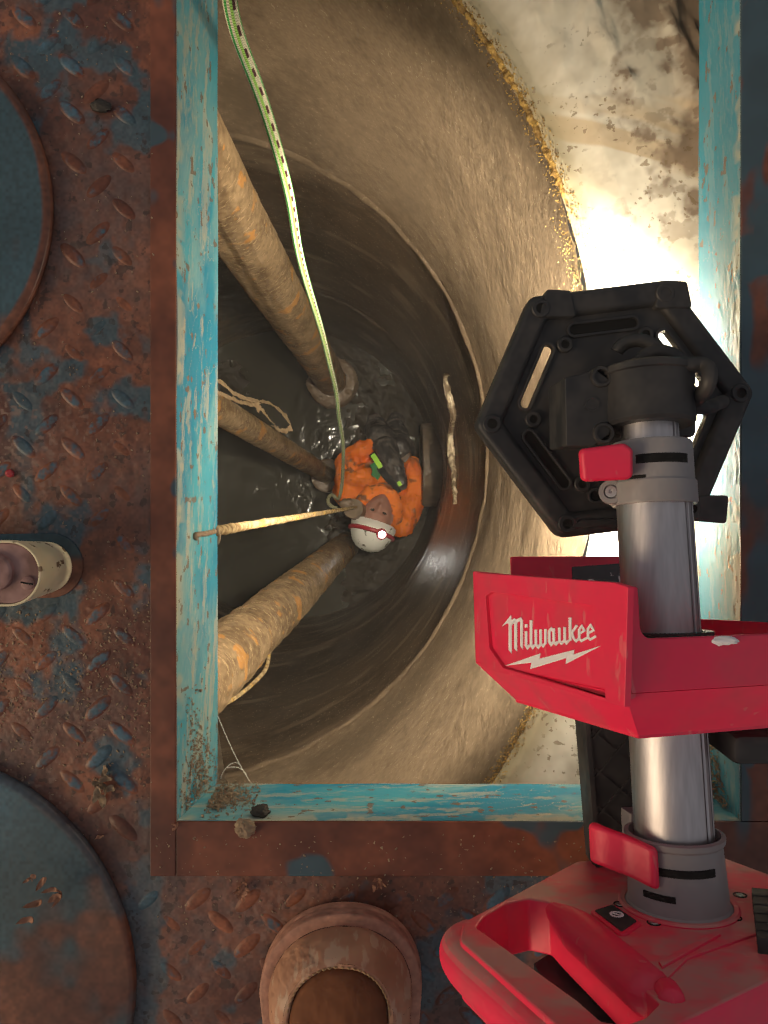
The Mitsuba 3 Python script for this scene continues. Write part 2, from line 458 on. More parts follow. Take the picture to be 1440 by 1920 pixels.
pbr('m_alu', lambda p, n, uv: C(0.50, 0.485, 0.51) * (0.78 + 0.4 * fbm(p.x * 300, p.y * 9, p.z * 300, 3)), lambda p, n, uv: 0.40 + 0.12 * fbm(p.x * 20, p.y * 6, p.z * 20, 3), 0.5, metal=1.0)
pbr('m_white', (0.72, 0.70, 0.72), 0.5)
pbr('m_label', (0.020, 0.024, 0.032), 0.35)
pbr('m_steel', (0.55, 0.54, 0.52), 0.35, metal=1.0)
pbr('m_cream', lambda p, n, uv: mix(mix((0.58, 0.49, 0.29), (0.68, 0.61, 0.41), fbm(p.x * 40, p.y * 40, p.z * 40, 3)), (0.17, 0.11, 0.06), smoothstep(0.64, 0.72, fbm(p.x * 130, p.y * 130, p.z * 70, 3))), 0.5)
pbr('m_pinkrust', lambda p, n, uv: mix((0.13, 0.060, 0.050), (0.30, 0.17, 0.155), smoothstep(0.3, 0.7, fbm(p.x * 60, p.y * 60, p.z * 60, 4))), 0.6, bump=deck_bump, scale=0.0006)
pbr('m_leather', lambda p, n, uv: mix(mix((0.24, 0.105, 0.058), (0.46, 0.25, 0.15), fbm(p.x * 35, p.y * 35, p.z * 35, 4)), (0.45, 0.34, 0.25), smoothstep(0.58, 0.70, fbm(p.x * 130, p.y * 50, p.z * 50, 4)) * 0.55), 0.6, bump=lambda p, n, uv: fbm(p.x * 200, p.y * 200, p.z * 200, 3) + 1.2 * dr.abs(fbm(p.x * 40, p.y * 95, p.z * 40, 3) - 0.5), scale=0.0022)
pbr('m_apron', lambda p, n, uv: mix((0.085, 0.030, 0.013), (0.205, 0.080, 0.036), fbm(p.x * 45, p.y * 45, p.z * 45, 4)), 0.75, 0.15, bump=lambda p, n, uv: fbm(p.x * 160, p.y * 160, p.z * 160, 3) + dr.abs(fbm(p.x * 50, p.y * 80, p.z * 50, 3) - 0.5), scale=0.0018)
pbr('m_sole', lambda p, n, uv: mix((0.24, 0.105, 0.068), (0.47, 0.245, 0.17), fbm(p.x * 50, p.y * 50, p.z * 90, 4)) * (0.55 + 0.8 * fbm(p.x * 160, p.y * 160, p.z * 160, 3)), 0.7)
pbr('m_groove', (0.055, 0.022, 0.014), 0.7)
pbr('m_thread', (0.30, 0.19, 0.09), 0.8)


def cloth_bump(p, n, uv):
    return fbm(p.x * 14, p.y * 14, p.z * 14, 3) + 0.3 * fbm(p.x * 60, p.y * 60, p.z * 60, 2)


pbr('m_orange', lambda p, n, uv: mix((0.70, 0.13, 0.012), mix((0.78, 0.19, 0.02), (0.22, 0.085, 0.035), smoothstep(0.56, 0.72, fbm(p.x * 22, p.y * 22, p.z * 22, 3))), smoothstep(0.3, 0.6, fbm(p.x * 9, p.y * 9, p.z * 9, 3))), 0.7, 0.3, bump=cloth_bump, scale=0.05, eps=0.004)
pbr('m_wader', lambda p, n, uv: mix((0.040, 0.037, 0.037), (0.12, 0.105, 0.095), smoothstep(0.4, 0.75, fbm(p.x * 25, p.y * 25, p.z * 25, 4))), 0.35, 0.5, bump=cloth_bump, scale=0.03, eps=0.004)
pbr('m_skin', lambda p, n, uv: mix((0.40, 0.19, 0.14), (0.30, 0.15, 0.11), fbm(p.x * 40, p.y * 40, p.z * 40, 3)), 0.5, 0.4)
pbr('m_glove', (0.09, 0.055, 0.035), 0.5)
pbr('m_helmet', lambda p, n, uv: mix((0.70, 0.69, 0.63), (0.10, 0.085, 0.05), smoothstep(0.63, 0.70, fbm(p.x * 26 + 2, p.y * 26, p.z * 26, 4)) * 0.85), 0.35, 0.5)
pbr('m_lime', (0.38, 0.72, 0.06), 0.6)
pbr('m_green', (0.02, 0.15, 0.035), 0.7)
pbr('m_dirt', lambda p, n, uv: mix((0.13, 0.085, 0.055), (0.36, 0.27, 0.18), fbm(p.x * 200, p.y * 200, p.z * 200, 3)), 0.9, 0.2)
pbr('m_leaf', lambda p, n, uv: mix((0.20, 0.085, 0.050), (0.34, 0.17, 0.10), fbm(p.x * 150, p.y * 150, p.z * 150, 3)), 0.7)
pbr('m_darkbit', (0.022, 0.018, 0.014), 0.7)
pbr('m_silk', (0.75, 0.72, 0.65), 0.7)
pbr('m_strip', lambda p, n, uv: mix((0.11, 0.078, 0.048), (0.38, 0.31, 0.21), smoothstep(0.4, 0.72, fbm(p.x * 50, p.y * 50, p.z * 50, 3))), 0.3, 0.6)
pbr('m_redbit', (0.32, 0.02, 0.03), 0.5)

# ---------------------------------------------------------------- the deck with the hatch
HX0, HX1, HY0, HY1 = -0.199, 0.349, -0.323, 0.62
hole = sbox(HX0 - 0.006, HY0 - 0.006, HX1 + 0.006, HY1 + 0.006)
deck = key('floor')
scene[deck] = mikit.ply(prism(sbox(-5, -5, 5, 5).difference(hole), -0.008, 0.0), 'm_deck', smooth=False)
tag(deck, 'rusty brown tread plate deck with worn blue paint round the hatch', 'deck', kind='structure')

LID = [(V(-0.512, 0.2696), 0.1925), (V(-0.4660, -0.4822), 0.2270)]
rng = random.Random(4)


def lug_mesh():
    """a tear shaped rib with soft flanks, pressed up out of the plate"""
    r, t = np.meshgrid(np.r_[0, 0.2, 0.4, 0.55, 0.7, 0.82, 0.92, 1.0], np.linspace(0, 2 * math.pi, 24, endpoint=False), indexing='ij')
    x, y = r * np.cos(t) * 0.0218, r * np.sin(t) * 0.0090
    z = 0.0023 * (0.5 + 0.5 * np.cos(math.pi * np.clip((r - 0.34) / 0.66, 0, 1))) - 0.0002
    n = 24
    i, j = np.meshgrid(np.arange(7), np.arange(n), indexing='ij')
    b, c = (i * n + j).ravel(), (i * n + (j + 1) % n).ravel()
    return trimesh.Trimesh(np.stack([x, y, z], -1).reshape(-1, 3), np.vstack([np.c_[b, b + n, c + n], np.c_[b, c + n, c]]), process=False)


lug_ply = mikit.ply(lug_mesh(), 'm_lug', smooth=True)
lugs = []
for i in range(-3, 18):
    for j in range(-11, 18):
        for kind in (0, 1):
            px, py = 43 + 93.5 * (i + 0.5 * kind), 660 + 89.2 * (j - 0.5 * kind)
            if not (-40 < px < 1480 and -40 < py < 1960):
                continue
            p = at(px + rng.uniform(-3, 3), py + rng.uniform(-3, 3), 0.0)
            if p[0] > -0.236 and p[1] > -0.389:
                continue
            if any(np.hypot(*(p[:2] - c)) < r + 0.021 for c, r in LID):
                continue
            if -0.42 < p[0] < -0.265 and -0.115 < p[1] < -0.035:
                continue
            a = -42 if kind == 0 else 42
            lugs.append((p, a + rng.uniform(-2, 2)))
for p, a in lugs:
    k = key('raised_lug', deck)
    sink = -0.0019 * meshkit.fbm(p * 9 + V(0, 0, 4), 2, 7) ** 1.2 * (1.7 if rng.random() < 0.3 else 1.0)
    scene[k] = {**lug_ply, 'to_world': T().translate([p[0], p[1], max(sink, -0.0019)]).rotate([0, 0, 1], a)}

# hatch lining: four blue steel panels and the flat bar trim round them
hf = 'hatch_frame'
tag(hf, 'blue painted steel hatch lining with cream scratches around the open shaft', 'hatch frame')


def panel(top0, top1, low1, low0, out, t=0.006, nu=60, nv=8):
    """A sheet panel from its upper edge top0-top1 to its lower edge low0-low1, t thick towards `out`, dented a little."""
    u, v = np.meshgrid(np.linspace(0, 1, nu), np.linspace(0, 1, nv), indexing='ij')
    q = (np.array(top0) * ((1 - u) * (1 - v))[..., None] + np.array(top1) * (u * (1 - v))[..., None] + np.array(low1) * (u * v)[..., None] + np.array(low0) * ((1 - u) * v)[..., None])
    d = (meshkit.fbm(q * 14, 2, 3) - 0.5) * 0.0022
    edge = (meshkit.noise(q * 90, 5) - 0.5) * 0.0012 * (v == 1)
    front = q - np.array(out) * d[..., None] + V(0, 0, 1) * edge[..., None]
    back = q + np.array(out) * t
    n = nu * nv
    i, j = np.meshgrid(np.arange(nu - 1), np.arange(nv - 1), indexing='ij')
    b = (i * nv + j).ravel()
    f = np.vstack([np.c_[b, b + nv, b + nv + 1], np.c_[b, b + nv + 1, b + 1]])
    fs = [f, f[:, ::-1] + n]
    g = lambda i, j: i * nv + j
    ring = [g(i, 0) for i in range(nu)] + [g(nu - 1, j) for j in range(1, nv)] + [g(i, nv - 1) for i in range(nu - 2, -1, -1)] + [g(0, j) for j in range(nv - 2, 0, -1)]
    a = np.array(ring); c = np.roll(a, -1)
    fs.append(np.vstack([np.c_[a, a + n, c + n], np.c_[a, c + n, c]]))
    m = trimesh.Trimesh(np.vstack([front.reshape(-1, 3), back.reshape(-1, 3)]), np.vstack(fs), process=False)
    m.fix_normals()
    return m


ZP, ZL = 0.002, -0.095
add('side_panel', panel((HX0, HY1, ZP), (HX0, HY0, ZP), (HX0 + 0.019, HY0, ZL), (HX0 + 0.019, HY1, ZL), (-1, 0, 0)), 'm_frame', hf)
add('side_panel', panel((HX0, HY0, ZP), (HX1, HY0, ZP), (HX1, HY0 - 0.002, ZL), (HX0, HY0 - 0.002, ZL), (0, -1, 0)), 'm_frame', hf)
add('side_panel', panel((HX1, HY0, ZP), (HX1, HY1, ZP), (HX1, HY1, ZL), (HX1, HY0, ZL), (1, 0, 0)), 'm_frame', hf)
add('side_panel', panel((HX1, HY1, ZP), (HX0, HY1, ZP), (HX0, HY1, ZL), (HX1, HY1, ZL), (0, 1, 0)), 'm_frame', hf)
for x0, x1, y0, y1 in ((-0.2243, HX0 - 0.0005, -0.3765, 0.66), (HX0, 0.42, -0.3765, HY0 - 0.0005), (HX1 + 0.0005, 0.42, HY0, HY1), (HX0, 0.42, HY1 + 0.0005, 0.66)):
    add('flat_bar', rbox(x0, x1, y0, y1, 0.0006, 0.0042, 0.0011), 'm_bar', hf)

# round covers on the deck
for (c, r), lab in zip(LID, ('round blue cover plate in the upper left corner of the deck', 'round blue cover plate littered with dry leaves beside the boot')):
    k = add('round_cover', move(lathe([(0, 0.0005), (r, 0.0005), (r + 0.001, 0.002), (r + 0.001, 0.008), (r - 0.0005, 0.0105), (r - 0.005, 0.0115), (r - 0.012, 0.0108), (r * 0.5, 0.0104), (0, 0.0104)], 140), trimesh.transformations.translation_matrix([c[0], c[1], 0])), 'm_lid', smooth=50)
    tag(k, lab, 'cover plate', 'round covers on the deck')

# ---------------------------------------------------------------- the shaft
def ring_wall(z0, z1, R, seed, n=360, amp=0.004, taper=0.0):
    m = max(6, int((z0 - z1) / 0.018))
    a, z = np.meshgrid(np.linspace(0, 2 * math.pi, n, endpoint=False), np.linspace(z0, z1, m), indexing='ij')
    p = np.stack([np.cos(a) * 3, np.sin(a) * 3, z * 3], -1)
    q = np.stack([np.cos(a) * 9, np.sin(a) * 9, z * 16], -1)
    e = np.minimum(np.abs(z - z0), np.abs(z - z1))
    chip = -0.02 * np.maximum(0, meshkit.fbm(np.stack([np.cos(a) * 14, np.sin(a) * 14, z * 8], -1), 3, seed + 5) - 0.5) * np.exp(-e / 0.02)
    r = R + (meshkit.fbm(p, 3, seed) - 0.5) * amp * 3 + (meshkit.fbm(q, 3, seed + 1) - 0.5) * amp - chip * -1 + taper * (z0 - z) / (z0 - z1)
    v = np.stack([WC[0] + r * np.cos(a), WC[1] + r * np.sin(a), z], -1).reshape(-1, 3)
    i, j = np.meshgrid(np.arange(n), np.arange(m - 1), indexing='ij')
    b, c = (i * m + j).ravel(), (((i + 1) % n) * m + j).ravel()
    return trimesh.Trimesh(v, np.vstack([np.c_[b, c + 1, c], np.c_[b, b + 1, c + 1]]), process=False)


def lip(z, R, h, out, seed, n=360):
    """A rounded joint lip standing `h` tall at the bottom of a ring."""
    a = np.linspace(0, 2 * math.pi, n, endpoint=False)
    prof = [(0.0, 0.0), (-0.003, -0.004), (-0.006, -0.014), (-0.006, -h * 0.7), (-0.003, -h), (out, -h - 0.004)]
    rows = []
    for k, (dr_, dz) in enumerate(prof):
        w = (meshkit.fbm(np.stack([np.cos(a) * 16, np.sin(a) * 16, np.full(n, k * 0.8)], -1), 3, seed) - 0.5) * 0.012
        r = R + dr_ + (w if 0 < k < 5 else 0)
        rows.append(np.stack([WC[0] + r * np.cos(a), WC[1] + r * np.sin(a), np.full(n, z + dz) + w * 0.5], -1))
    v = np.stack(rows, 1)
    m = len(prof)
    i, j = np.meshgrid(np.arange(n), np.arange(m - 1), indexing='ij')
    b, c = (i * m + j).ravel(), (((i + 1) % n) * m + j).ravel()
    return trimesh.Trimesh(v.reshape(-1, 3), np.vstack([np.c_[b, c + 1, c], np.c_[b, b + 1, c + 1]]), process=False)


sw = 'shaft_wall'
tag(sw, 'round brown mud coated concrete shaft going down below the hatch', 'shaft', kind='structure')
ZR, ZA, ZB, ZF = -0.192, -1.156, -2.695, -3.848
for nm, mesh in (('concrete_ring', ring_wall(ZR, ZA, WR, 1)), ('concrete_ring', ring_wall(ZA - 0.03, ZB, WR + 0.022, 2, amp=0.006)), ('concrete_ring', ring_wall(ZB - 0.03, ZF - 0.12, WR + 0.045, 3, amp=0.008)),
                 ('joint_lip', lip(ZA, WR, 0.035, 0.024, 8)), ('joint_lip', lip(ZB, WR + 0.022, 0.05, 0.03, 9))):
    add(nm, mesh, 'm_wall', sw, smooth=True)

# pale mortar ledge between the rim and the deck
a, r = np.meshgrid(np.linspace(0, 2 * math.pi, 500, endpoint=False), np.r_[np.linspace(WR, 1.05, 56), np.linspace(1.08, 3.0, 24)], indexing='ij')
x, y = WC[0] + r * np.cos(a), WC[1] + r * np.sin(a)
z = np.interp(r, [WR, WR + .006, .845, .875, .93, 1.0, 3.0], [ZR + .0, ZR + .012, -.178, -.160, -.146, -.138, -.132])
q = np.stack([x, y, 0 * x], -1)
z = z + ((meshkit.fbm(q * 9, 3, 2) - 0.5) * 0.0035 + (meshkit.fbm(q * 45, 3, 4) - 0.5) * 0.0012) * np.clip((r - WR) / .04, 0, 1) + np.maximum(0, meshkit.fbm(q * 42, 4, 9) - 0.50) * 0.040 * np.clip((x + 0.9 * y - 0.60) / 0.2, 0.02, 1)
n_, m_ = a.shape
i, j = np.meshgrid(np.arange(n_), np.arange(m_ - 1), indexing='ij')
b, c = (i * m_ + j).ravel(), (((i + 1) % n_) * m_ + j).ravel()
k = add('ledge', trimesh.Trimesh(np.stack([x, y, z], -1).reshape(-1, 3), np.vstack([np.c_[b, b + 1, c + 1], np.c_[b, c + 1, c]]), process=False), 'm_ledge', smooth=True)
tag(k, 'pale rough concrete ledge between the shaft rim and the hatch', 'ledge', kind='structure')

# orange crust on the rim
cr = []
rs = np.random.RandomState(5)
t = np.linspace(0, 1, 700)
py = -75 + t * 470
ang = np.arctan2(-(py - 785.2), np.sqrt(1253.6 ** 2 - (py - 785.2) ** 2))
wob = meshkit.fbm(np.c_[t * 40, 0 * t, 0 * t], 3, 3) - 0.5
bp_ = np.c_[WC[0] + (WR + 0.003 + wob * 0.004) * np.cos(ang), WC[1] + (WR + 0.003 + wob * 0.004) * np.sin(ang), ZR + 0.003 + 0 * t]
bead, _ = tube(bp_, 0.0045 * np.clip(np.minimum(t, 1 - t) * 14, .15, 1) * (0.7 + 0.6 * meshkit.fbm(np.c_[t * 30, 0 * t, 0 * t], 2, 8)), 18)
n_ = bead.vertex_normals
bead.vertices = bead.vertices + n_ * ((meshkit.fbm(bead.vertices * 190, 3, 2) - 0.5) * 0.0060 + (meshkit.noise(bead.vertices * 800, 2) - 0.5) * 0.0016)[:, None]
cr.append(trimesh.Trimesh(bead.vertices, bead.faces, process=False))
for g in range(2300):
    if g < 1000:                                                 # loose grains along the bead
        tt_ = rs.rand()
        py = -70 + tt_ * 475
        rr, dz, s = WR + 0.001 + rs.normal(0, 0.0045), rs.normal(0.002, 0.002), rs.uniform(0.0004, 0.0012)
    else:                                                        # crumbs down the rest of the rim
        py = rs.uniform(395, 560) if g < 1450 else rs.uniform(1300, 1520)
        if g >= 1450 and meshkit.noise(V(py * .05, 3, 0), 2) < 0.22:
            continue
        rr, dz, s = WR + rs.normal(-0.001, 0.009 if g < 1450 else 0.0024), rs.normal(0, 0.004), rs.uniform(0.0004, 0.0011)
    ang = math.atan2(-(py - 785.2), math.sqrt(1253.6 ** 2 - (py - 785.2) ** 2))
    m = trimesh.creation.icosahedron()
    m.vertices = m.vertices * rs.uniform(.6, 1.35, (12, 1)) * s + V(WC[0] + rr * math.cos(ang), WC[1] + rr * math.sin(ang), ZR + max(dz + np.interp(rr - WR, [-.004, 0, .006, .025], [-.010, 0, .012, .014]), -0.02))
    cr.append(m)
k = add('rim_crust', cat(cr), 'm_crust', smooth=50)
tag(k, 'orange yellow crumbly crust along the rim of the shaft', 'crust', kind='stuff')

# sludge and water at the bottom
n_, m_ = 420, 150
a, r = np.meshgrid(np.linspace(0, 2 * math.pi, n_, endpoint=False), np.linspace(0.0005, WR + 0.06, m_), indexing='ij')
x, y = WC[0] + r * np.cos(a), WC[1] + r * np.sin(a)
q = np.stack([x, y, 0 * x], -1)
mask = np.clip((x + 0.33 + 0.25 * (meshkit.fbm(q * 4, 2, 3) - .5)) / 0.16, 0, 1)
mask = np.maximum(mask, np.clip(1 - np.hypot(x + 0.93, y - 0.62) / 0.22, 0, 1) * 1.3)
z = ZF + mask * ((meshkit.fbm(q * 6, 4, 6) - 0.26) * 0.060 + (meshkit.fbm(q * 30, 4, 7) - 0.5) * 0.060) - (1 - mask) * 0.02
i, j = np.meshgrid(np.arange(n_), np.arange(m_ - 1), indexing='ij')
b, c = (i * m_ + j).ravel(), (((i + 1) % n_) * m_ + j).ravel()
k = add('ground', trimesh.Trimesh(np.stack([x, y, z], -1).reshape(-1, 3), np.vstack([np.c_[b, b + 1, c + 1], np.c_[b, c + 1, c]]), process=False), 'm_muck', smooth=True)
tag(k, 'glistening dark sludge on the bottom of the shaft', 'sludge', kind='structure')
k = add('water', move(lathe([(WR + 0.06, 0), (0.001, 0)], 96), trimesh.transformations.translation_matrix([WC[0], WC[1], ZF - 0.004])), 'm_water', smooth=False)
scene[k]['flip_normals'] = True
tag(k, 'still dark water lying on the shaft bottom', 'water', kind='structure')


# ---------------------------------------------------------------- pipes
def rough_pipe(p0, p1, rad, seed, rings=0, n=56, m=260, amp=0.05):
    p0, p1 = np.array(p0), np.array(p1)
    t = np.linspace(0, 1, m)
    pts = p0 + (p1 - p0) * t[:, None]
    mesh, uv = tube(pts, rad, n, caps=True)
    v = mesh.vertices.copy()
    k = len(v) - 2
    ax = np.repeat(pts, n + 1, axis=0)
    d = v[:k] - ax
    dn = d / np.linalg.norm(d, axis=1, keepdims=True)
    L = np.linalg.norm(p1 - p0)
    s = np.repeat(t * L, n + 1)
    f = (meshkit.fbm(np.c_[dn[:, :2] * 1.5, s * 3.5], 3, seed) - 0.5) * amp * 2 + (meshkit.fbm(np.c_[dn[:, :2] * 5, s * 16], 3, seed + 1) - 0.5) * amp
    if rings:
        f = f + 0.05 * np.sin(s * rings + 2 * np.sin(s * 3)) * (0.4 + meshkit.noise(np.c_[dn[:, :2], s * 4], seed))
    v[:k] = ax + d * (1 + f)[:, None]
    return trimesh.Trimesh(v, mesh.faces, process=False)


def ext(p, q, z):
    t = (z - p[2]) / (q[2] - p[2])
    return p + (q - p) * t


a0, a1 = ad(410, 368, 1.75), ad(622, 715, 4.3)
pk = 'rusty_pipe'
key(pk)
tag(pk, 'thick rusty vertical pipe ending in a bolted flange behind the rope', 'pipe')
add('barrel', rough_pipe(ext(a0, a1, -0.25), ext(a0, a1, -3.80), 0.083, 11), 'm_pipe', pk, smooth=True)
fl0 = ext(a0, a1, -3.62)
fm = lathe([(0.128, -0.12)] + [(0.138, z_) for z_ in np.linspace(-0.05, 0.07, 8)] + [(0.134, 0.084), (0.126, 0.09), (0.118, 0.091), (0.108, 0.090), (0.098, 0.089), (0.086, 0.09), (0.08, 0.088)], 110)
rr_ = np.linalg.norm(fm.vertices[:, :2], axis=1, keepdims=True)
fm.vertices = fm.vertices + (fm.vertices * V(1, 1, 0)) / rr_ * (meshkit.fbm(fm.vertices * 30, 3, 5)[:, None] - 0.5) * 0.03 + V(0, 0, 1) * (meshkit.fbm(fm.vertices * 45, 3, 8)[:, None] - 0.5) * 0.03
add('flange', move(fm, trimesh.transformations.translation_matrix(fl0)), 'm_wetflange', pk, smooth=True)
for h in range(8):
    an = 2 * math.pi * (h + .3) / 8
    add('bolt', blob(fl0 + V(0.113 * math.cos(an), 0.113 * math.sin(an), 0.096), (0.015, 0.015, 0.014), h, 0.3, 2, 1), 'm_wetflange', pk)

b0, b1 = ad(410, 768, 2.6), ad(612, 890, 4.4)
pk = key('rusty_pipe')
tag(pk, 'thin brown pipe with a torn crust strip hanging off its side, reaching the person', 'pipe')
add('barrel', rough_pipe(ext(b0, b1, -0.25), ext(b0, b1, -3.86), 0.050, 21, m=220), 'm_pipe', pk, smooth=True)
fb = ext(b0, b1, -3.70)
add('flange', move(prism(Point(0, 0).buffer(0.098, quad_segs=12), 0, 0.05, 0.015), trimesh.transformations.translation_matrix(fb)), 'm_wetflange', pk)


def ragged(path, wid, nrm, seed, t=0.006, n=70):
    """A torn strip following a path: width wid along its own side direction, ragged at both edges."""
    p = spline(path, n)
    tdir = np.gradient(p, axis=0); tdir /= np.linalg.norm(tdir, axis=1, keepdims=True)
    side = np.cross(tdir, np.array(nrm)); side /= np.linalg.norm(side, axis=1, keepdims=True)
    s = np.linspace(0, 9, n)
    wa = wid * (0.15 + 1.5 * meshkit.fbm(np.c_[s * 2.2, 0 * s, 0 * s], 4, seed) ** 1.5) * np.minimum(1, 6 * np.minimum(np.linspace(0, 1, n) + .03, 1.03 - np.linspace(0, 1, n)))
    wb = wid * (0.15 + 1.5 * meshkit.fbm(np.c_[s * 2.2, 0 * s + 5, 0 * s], 4, seed + 3) ** 1.5) * np.minimum(1, 6 * np.minimum(np.linspace(0, 1, n) + .03, 1.03 - np.linspace(0, 1, n)))
    cols = []
    for u in np.linspace(-1, 1, 7):
        w = np.where(u < 0, wa, wb) * u
        bump = (meshkit.fbm(np.c_[s * 3, 0 * s + u * 2, 0 * s], 3, seed + 7) - 0.5) * wid * 0.9
        cols.append(p + side * w[:, None] + np.array(nrm) * bump[:, None])
    v = np.stack(cols, 1)
    top, bot = v + np.array(nrm) * t / 2, v - np.array(nrm) * t / 2
    m = 7
    i, j = np.meshgrid(np.arange(n - 1), np.arange(m - 1), indexing='ij')
    b = (i * m + j).ravel()
    f = np.vstack([np.c_[b, b + m, b + m + 1], np.c_[b, b + m + 1, b + 1]])
    N = n * m
    ring = np.r_[np.arange(n) * m, (n - 1) * m + np.arange(1, m), (np.arange(n - 2, -1, -1)) * m + m - 1, np.arange(m - 2, 0, -1)]
    c = np.roll(ring, -1)
    f = np.vstack([f, f[:, ::-1] + N, np.c_[ring, ring + N, c + N], np.c_[ring, c + N, c]])
    me = trimesh.Trimesh(np.vstack([top.reshape(-1, 3), bot.reshape(-1, 3)]), f, process=False)
    me.fix_normals()
    return me


for path, w in (([ad(392, 708, 2.35), ad(420, 722, 2.45), ad(450, 743, 2.6), ad(480, 752, 2.75), ad(507, 757, 2.95), ad(530, 775, 3.1), ad(545, 797, 3.2)], 0.009),
                ([ad(388, 728, 2.4), ad(430, 745, 2.55), ad(462, 757, 2.7), ad(482, 762, 2.8), ad(492, 770, 2.85), ad(515, 795, 3.05)], 0.008),
                ([ad(478, 752, 2.78), ad(484, 762, 2.78), ad(482, 772, 2.8)], 0.007), ([ad(545, 795, 3.2), ad(540, 806, 3.18), ad(528, 808, 3.15), ad(515, 798, 3.05)], 0.008)):
    add('torn_crust', ragged(path, w * 1.6, unit(V(0.2, 0.3, 1)), len(path)), 'm_flake', pk, smooth=40)

c0, c1 = ad(410, 1243, 1.74), ad(628, 1042, 3.95)
pk = key('rusty_pipe')
tag(pk, 'knobbly rust wrapped pipe with thin cables along it below the white helmet', 'pipe')
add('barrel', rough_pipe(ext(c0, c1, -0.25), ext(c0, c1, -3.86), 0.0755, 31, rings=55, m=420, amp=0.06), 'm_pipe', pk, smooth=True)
for path in ([ad(420, 1320, 1.62), ad(450, 1302, 1.7), ad(478, 1278, 1.82), ad(500, 1250, 1.95), ad(505, 1220, 2.05), ad(520, 1195, 2.2)],
             [ad(515, 1205, 2.15), ad(540, 1175, 2.4), ad(560, 1150, 2.6), ad(583, 1128, 2.8), ad(590, 1105, 2.95), ad(600, 1090, 3.1)],
             [ad(520, 1190, 2.2), ad(545, 1160, 2.5), ad(575, 1122, 2.85), ad(592, 1096, 3.0), ad(612, 1082, 3.2), ad(624, 1070, 3.4)]):
    add('cable', tube(spline(path, 60), 0.0052, 8)[0], 'm_rod', pk, smooth=True)

# ---------------------------------------------------------------- rope
pts = spline([ad(415, -170, 0.64), ad(424, -60, 0.70), ad(436, 30, 0.75), ad(478, 150, 0.85), ad(520, 280, 0.98), ad(543, 370, 1.10), ad(556, 450, 1.25), ad(580, 545, 1.55), ad(604, 625, 1.95), ad(620, 690, 2.4), ad(632, 745, 2.8), ad(636, 785, 3.1), ad(643, 830, 3.35), ad(643, 880, 3.55), ad(640, 915, 3.65), ad(632, 935, 3.70), ad(622, 928, 3.72), ad(615, 938, 3.73), ad(620, 948, 3.73), ad(632, 952, 3.72)], 460)
rope, uv = tube(pts, np.interp(np.linspace(0, 1, 460), [0, 0.45, 1], [0.0072, 0.0076, 0.0082]), 20)
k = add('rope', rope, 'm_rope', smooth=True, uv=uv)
tag(k, 'green and white braided rope with black flecks hanging down the shaft', 'rope')

# hanging rod with its weight
rd = 'hanging_rod'
tag(rd, 'thin rust crusted rod hanging from the blue hatch edge to a muddy weight', 'hanging rod')
r0, r1 = ad(402, 996, 0.842), ad(668, 951, 3.72)
t = np.linspace(0, 1, 300)
rp = r0 + (r1 - r0) * t[:, None]
m_, uv = tube(rp, 0.0056, 14)
v = m_.vertices.copy()
kk = len(v) - 2
axp = np.repeat(rp, 15, axis=0)
v[:kk] = axp + (v[:kk] - axp) * (1 + 0.9 * (meshkit.fbm(v[:kk] * 110, 3, 3) - 0.45) * np.clip(1.6 - np.repeat(t, 15), .3, 1))[:, None]
add('shank', trimesh.Trimesh(v, m_.faces, process=False), 'm_rod', rd, smooth=True)
add('hook', tube(spline([ad(403, 996, .842), ad(396, 998, .825), ad(380, 1001, .80), ad(366, 1004, .785), ad(368, 1009, .79)], 24), 0.0028, 8)[0], 'm_dirt', rd, smooth=True)
add('hook', tube(spline([ad(405, 992, .84), ad(409, 1002, .85), ad(407, 1018, .86)], 12), 0.003, 8)[0], 'm_dirt', rd, smooth=True)
w0, w1 = ad(662, 953, 3.72), ad(676, 963, 3.95)
wm = rough_pipe(w0, w1, 0.048, 41, m=30, n=28, amp=0.04)
add('weight', wm, 'm_weight', rd, smooth=40)
add('eyelet', blob(ad(650, 945, 3.74), (0.035, 0.03, 0.03), 6, 0.45, 2.2, 2), 'm_wetflange', rd, smooth=True)

# torn lining strip on the wall, inlet pipe mouth
tp = [oncyl(863, 704, WR + .01), oncyl(861, 740, WR + .01), oncyl(868, 775, WR + .01), oncyl(863, 820, WR + .01), oncyl(868, 870, WR + .01), oncyl(871, 905, WR + .01), oncyl(874, 945, WR + .01)]
tp = [p - V(0.035, 0, 0) for p in tp]
k = 'torn_lining'
tag(k, 'pale torn strip of lining hanging off the wet shaft wall', 'lining strip')
add('strip', ragged(tp, 0.014, unit(V(-0.75, 0, 0.65)), 5, 0.012), 'm_strip', k, smooth=40)
add('strip', ragged([p + V(0.012, 0, -0.09) for p in tp[1:]], 0.010, unit(V(-0.75, 0, 0.65)), 8, 0.010), 'm_wall', k, smooth=40)

ip = 'inlet_pipe'
tag(ip, 'dark inlet pipe mouth in the shaft wall beside the person', 'pipe')
ic = ad(806, 872, 4.15); ic[0] = WC[0] + WR + 0.03
Mi = frame(ic, V(0, 1, 0), V(0, 0, 1), V(1, 0, 0))
add('flange', move(prism(Point(0, 0).buffer(0.225, quad_segs=20).difference(Point(0, 0).buffer(0.185, quad_segs=20)), -0.085, 0.04, 0.01, both=True), Mi), 'm_wetflange', ip)
add('bore', move(prism(Point(0, 0).buffer(0.184, quad_segs=20).difference(Point(0, 0).buffer(0.172, quad_segs=20)), -0.045, 0.03), Mi), 'm_hole', ip)
add('flap', move(prism(Point(0, 0).buffer(0.170, quad_segs=20), -0.030, -0.012, 0.006, both=True), Mi), 'm_muck', ip)

exec_person = True
